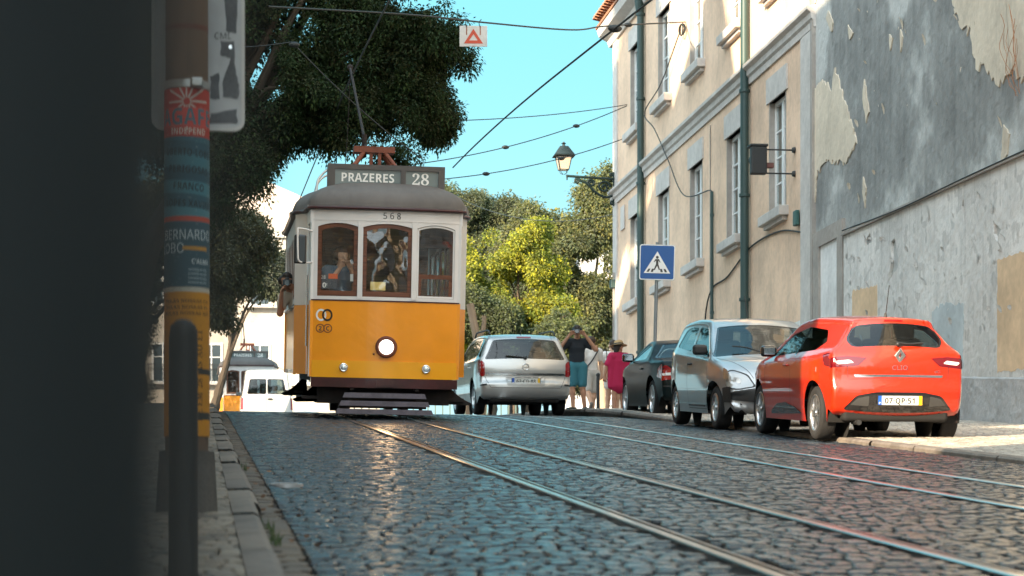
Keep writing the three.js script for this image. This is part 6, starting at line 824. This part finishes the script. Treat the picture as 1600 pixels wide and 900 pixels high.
  part('clamp_band', [new THREE.CylinderGeometry(0.092, 0.092, 0.03, 30).translate(0, 2.72 - yp, 0), rbox(0.05, 0.04, 0.05, 0.01, 0.04, 2.72 - yp, 0.09)], std([0.55, 0.55, 0.53], 0.4, { metalness: 0.7 }), PO);
  part('rust_band', new THREE.CylinderGeometry(0.0855, 0.0855, 0.02, 30).translate(0, 2.95 - yp, 0), M.rustFrame, PO);
  const SB = shift(thing('sign_back', 'scuffed white back of a rounded traffic sign on the poster pole', 'sign'), 0.0, 2.57, -9.83); SB.rotation.y = 0.0;
  const sp = part('plate', uvm(extr(rrect(-0.185, 0, 0.185, 0.95, 0.045), 0.004)), std([0.62, 0.61, 0.60], 0.5, { map: grainA }), SB);
  part('rim', uvm(extr((() => { const s = rrect(-0.188, -0.003, 0.188, 0.953, 0.046); s.holes.push(rrect(-0.176, 0.009, 0.176, 0.941, 0.04)); return s; })(), 0.014).translate(0, 0, 0.001)), std([0.66, 0.62, 0.57], 0.5), sp);
  const jagS = (l) => new THREE.ShapeGeometry(poly(l.flatMap((p, i) => { const q = l[(i + 1) % l.length]; return [0, 1, 2, 3].map((k) => [lerp(p[0], q[0], k / 4) + (RT() - 0.5) * 0.006, lerp(p[1], q[1], k / 4) + (RT() - 0.5) * 0.006]); })));
  for (const l of [[[0.045, 0.03], [0.16, 0.03], [0.155, 0.09], [0.05, 0.07]], [[0.10, 0.14], [0.16, 0.13], [0.168, 0.19], [0.15, 0.25], [0.145, 0.37], [0.09, 0.37], [0.09, 0.31], [0.13, 0.30], [0.10, 0.20]], [[0.115, 0.41], [0.155, 0.40], [0.158, 0.56], [0.10, 0.58]], [[0.05, 0.13], [0.085, 0.13], [0.085, 0.24], [0.05, 0.22]]]) part('glue_mark', plain(jagS(l).translate(0, 0, 0.0056)), std([0.20, 0.20, 0.21], 0.8, { map: grainB }), sp);
  part('lettering', text('CML', 0.026, 0.001, fontReg).translate(0.10, 0.39, 0.0056), M.inkDark, sp); part('bolt', [cyl(0.007, 0.007, 0.008, 0.13, 0.345, 0.006, 10, 'z')], M.chrome, sp);
  // bollard and the dark post right in front of the lens
  const BO = shift(thing('bollard', 'slim dark round topped bollard at the left kerb, out of focus', 'bollard'), -0.035, walkL(0, 6.1), -6.1);
  part('shaft', new THREE.LatheGeometry([[0.044, 0], [0.044, 0.05], [0.037, 0.06], [0.036, 0.66], [0.032, 0.69], [0.02, 0.705], [0.001, 0.71]].map((p) => new THREE.Vector2(...p)), 28), std([0.05, 0.045, 0.042], 0.6, { map: grainB }), BO);
  const NP = shift(thing('iron_post', 'dark iron post standing right beside the camera, filling the left edge', 'post'), -0.0333, walkL(0, 0.26), -0.2667);
  part('shaft', cyl(0.035, 0.035, 3.2, 0, 1.6, 0, 40), std([0.006, 0.010, 0.011], 0.7, { map: grainA }), NP); part('base', cyl(0.045, 0.05, 0.08, 0, 0.04, 0, 32), M.iron, NP);
  // small bollards by the people
  for (const [X, L, t] of [[8.55, 50.5, 'thin black bollard between the two men on the far pavement'], [7.25, 55, 'thin black bollard behind the estate car']]) { const b = shift(thing('thin_bollard', t, 'bollard', 'thin bollards'), X, walkR(X, L), -L); part('shaft', cyl(0.035, 0.04, 0.8, 0, 0.4, 0, 14), M.trim, b); part('cap', sphere(0.045, 0, 0.81, 0), M.trim, b); }
  // park railing beyond the crest
  const PR = shift(thing('park_railing', 'green iron park railing beyond the crest between the tram and the estate car', 'railing'), 8.3, road(6.9, 80), -80);
  for (let k = 0; k < 26; k++) part('railing_bar', box(0.05, 1.7, 0.03, -3.1 + k * 0.25, 0.85, 0), std([0.10, 0.15, 0.14], 0.6), PR); part('railing_rail', [box(6.6, 0.06, 0.05, 0, 1.55, 0), box(6.6, 0.06, 0.05, 0, 0.25, 0)], std([0.10, 0.15, 0.14], 0.6), PR);
  // overhead wires
  const wireM = std([0.02, 0.025, 0.025], 0.6), sag = (A, B, q) => [0, 0.125, 0.25, 0.375, 0.5, 0.625, 0.75, 0.875, 1].map((t) => [lerp(A[0], B[0], t), lerp(A[1], B[1], t) - q * 4 * t * (1 - t), lerp(A[2], B[2], t)]);
  const wire = (name, label, pts, r, ins = []) => { const w = thing(name, label, 'wire'); part('strand', tube(pts, r, 60, 5), wireM, w); for (const t of ins) { const p = new THREE.CatmullRomCurve3(pts.map((q) => V3(...q)), false, 'centripetal').getPointAt(t); part('insulator', new THREE.SphereGeometry(0.06, 10, 8).scale(1.5, 0.8, 0.8).translate(p.x, p.y, p.z), wireM, w); } return w; };
  const alongL = (X, h, L0, L1) => { const p = []; for (let L = L0; L <= L1; L += 3) p.push([X(L), road(2.5, L) + h(L), -L]); return p; };
  wire('contact_wire', 'contact wire over the nearest tram track', alongL((L) => 2.58, (L) => 5.75, 8, 104), 0.014);
  wire('contact_wire', 'contact wire over the second track, climbing to the upper right', alongL((L) => 5.05 + 0.02 * (40 - L) * 0.2, (L) => 4.95, 14, 47), 0.014, [0.45]);
  const spanA = [[11.03, 13.39, -53.10], [8.03, 11.79, -47.00], [7.22, 11.31, -45.30], [5.09, 10.62, -42.00], [3.65, 10.24, -40.00], [1.07, 9.59, -37.00]];
  wire('span_wire', 'thick span wire from the house wall carrying the hanging triangle sign', spanA, 0.016, [0.255]);
  wire('span_wire', 'upper thin span wire across the sky below the triangle sign', sag([WALL - 0.05, 12.9, -60.2], [3.57, 9.58, -46.00], 0.12), 0.011);
  wire('span_wire', 'middle span wire with two insulators above the lantern', sag([WALL - 0.05, 12.87, -60.2], [3.47, 9.66, -52.00], 0.3), 0.012, [0.22, 0.5]);
  wire('span_wire', 'lowest span wire with insulators passing behind the lantern', sag([WALL - 0.05, 12.1, -60.6], [4.03, 9.39, -52.00], 0.25), 0.012, [0.30, 0.62]);
  wire('span_wire', 'slack guy wire over the tree crown left of the tram pole', sag([1.51, 9.50, -39.00], [3.73, 7.70, -39.50], 0.1), 0.011, [0.02]);
  wire('span_wire', 'thin wire across the dark crown from the left edge', sag([-0.11, 9.38, -39.00], [1.51, 9.50, -39.00], 0.05), 0.009);
  wire('span_wire', 'thin wire crossing behind the trees to the lantern corner', sag([8.17, 13.45, -78.00], [11.26, 10.65, -64.00], 0.5), 0.012);
  part('cable_coil', [0, 1, 2].map((k) => new THREE.TorusGeometry(0.13, 0.014, 6, 20).rotateY(HALF + 0.2 * k).translate(0, -0.12, 0.03 * k)), wireM, shift(thing('cable_loop', 'coil of spare cable hung on the house wall', 'cable'), WALL - 0.1, 13.3, -53));
  // dry orange creeper on the old wall
  M.twig = std([0.38, 0.17, 0.08], 0.9); const WPn = shift(thing('wall_creeper', 'dry orange creeper twigs on the old wall at the right edge', 'plant'), WALL - 0.05, 7.0, -30.9), RC = rng(8); for (let k = 0; k < 8; k++) { let p = [0, 0.2 + RC() * 0.3, RC() * 0.3]; const l = [p]; for (let q = 0; q < 5; q++) { p = [-0.02 - RC() * 0.06, p[1] + 0.08 + RC() * 0.2, p[2] + (RC() - 0.5) * 0.4]; l.push(p); } part('twig', tube(l, 0.004, 14, 4), M.twig, WPn); }
  // hanging triangle sign
  const hp = [4.81, 10.28, -41.60], HS = shift(thing('hanging_sign', 'white hanging sign with a red triangle on the span wire', 'sign'), ...hp); HS.rotation.y = -0.1;
  part('plate', rbox(0.49, 0.37, 0.012, 0.005, 0, 0, 0), std([0.66, 0.64, 0.61], 0.6, { map: grainA }), HS); const tri = poly([[-0.17, -0.13], [0.17, -0.13], [0, 0.13]]); tri.holes.push(new THREE.Path([[-0.075, -0.075], [0, 0.035], [0.075, -0.075]].map((p) => new THREE.Vector2(...p)))); part('red_triangle', uvm(extr(tri, 0.003).translate(0, 0, 0.007)), std([0.52, 0.07, 0.03], 0.6), HS);
  for (const q of [-0.12, 0.12]) { part('hook', tube([[q, 0.16, 0.01], [q - 0.02, 0.24, 0], [q + 0.02, 0.30, 0]], 0.008, 10, 5), wireM, HS); part('rust_streak', new THREE.PlaneGeometry(0.018, 0.16).translate(q, 0.10, 0.0105), std([0.30, 0.10, 0.04], 0.9), HS); }
}

renderer.render(scene, camera);
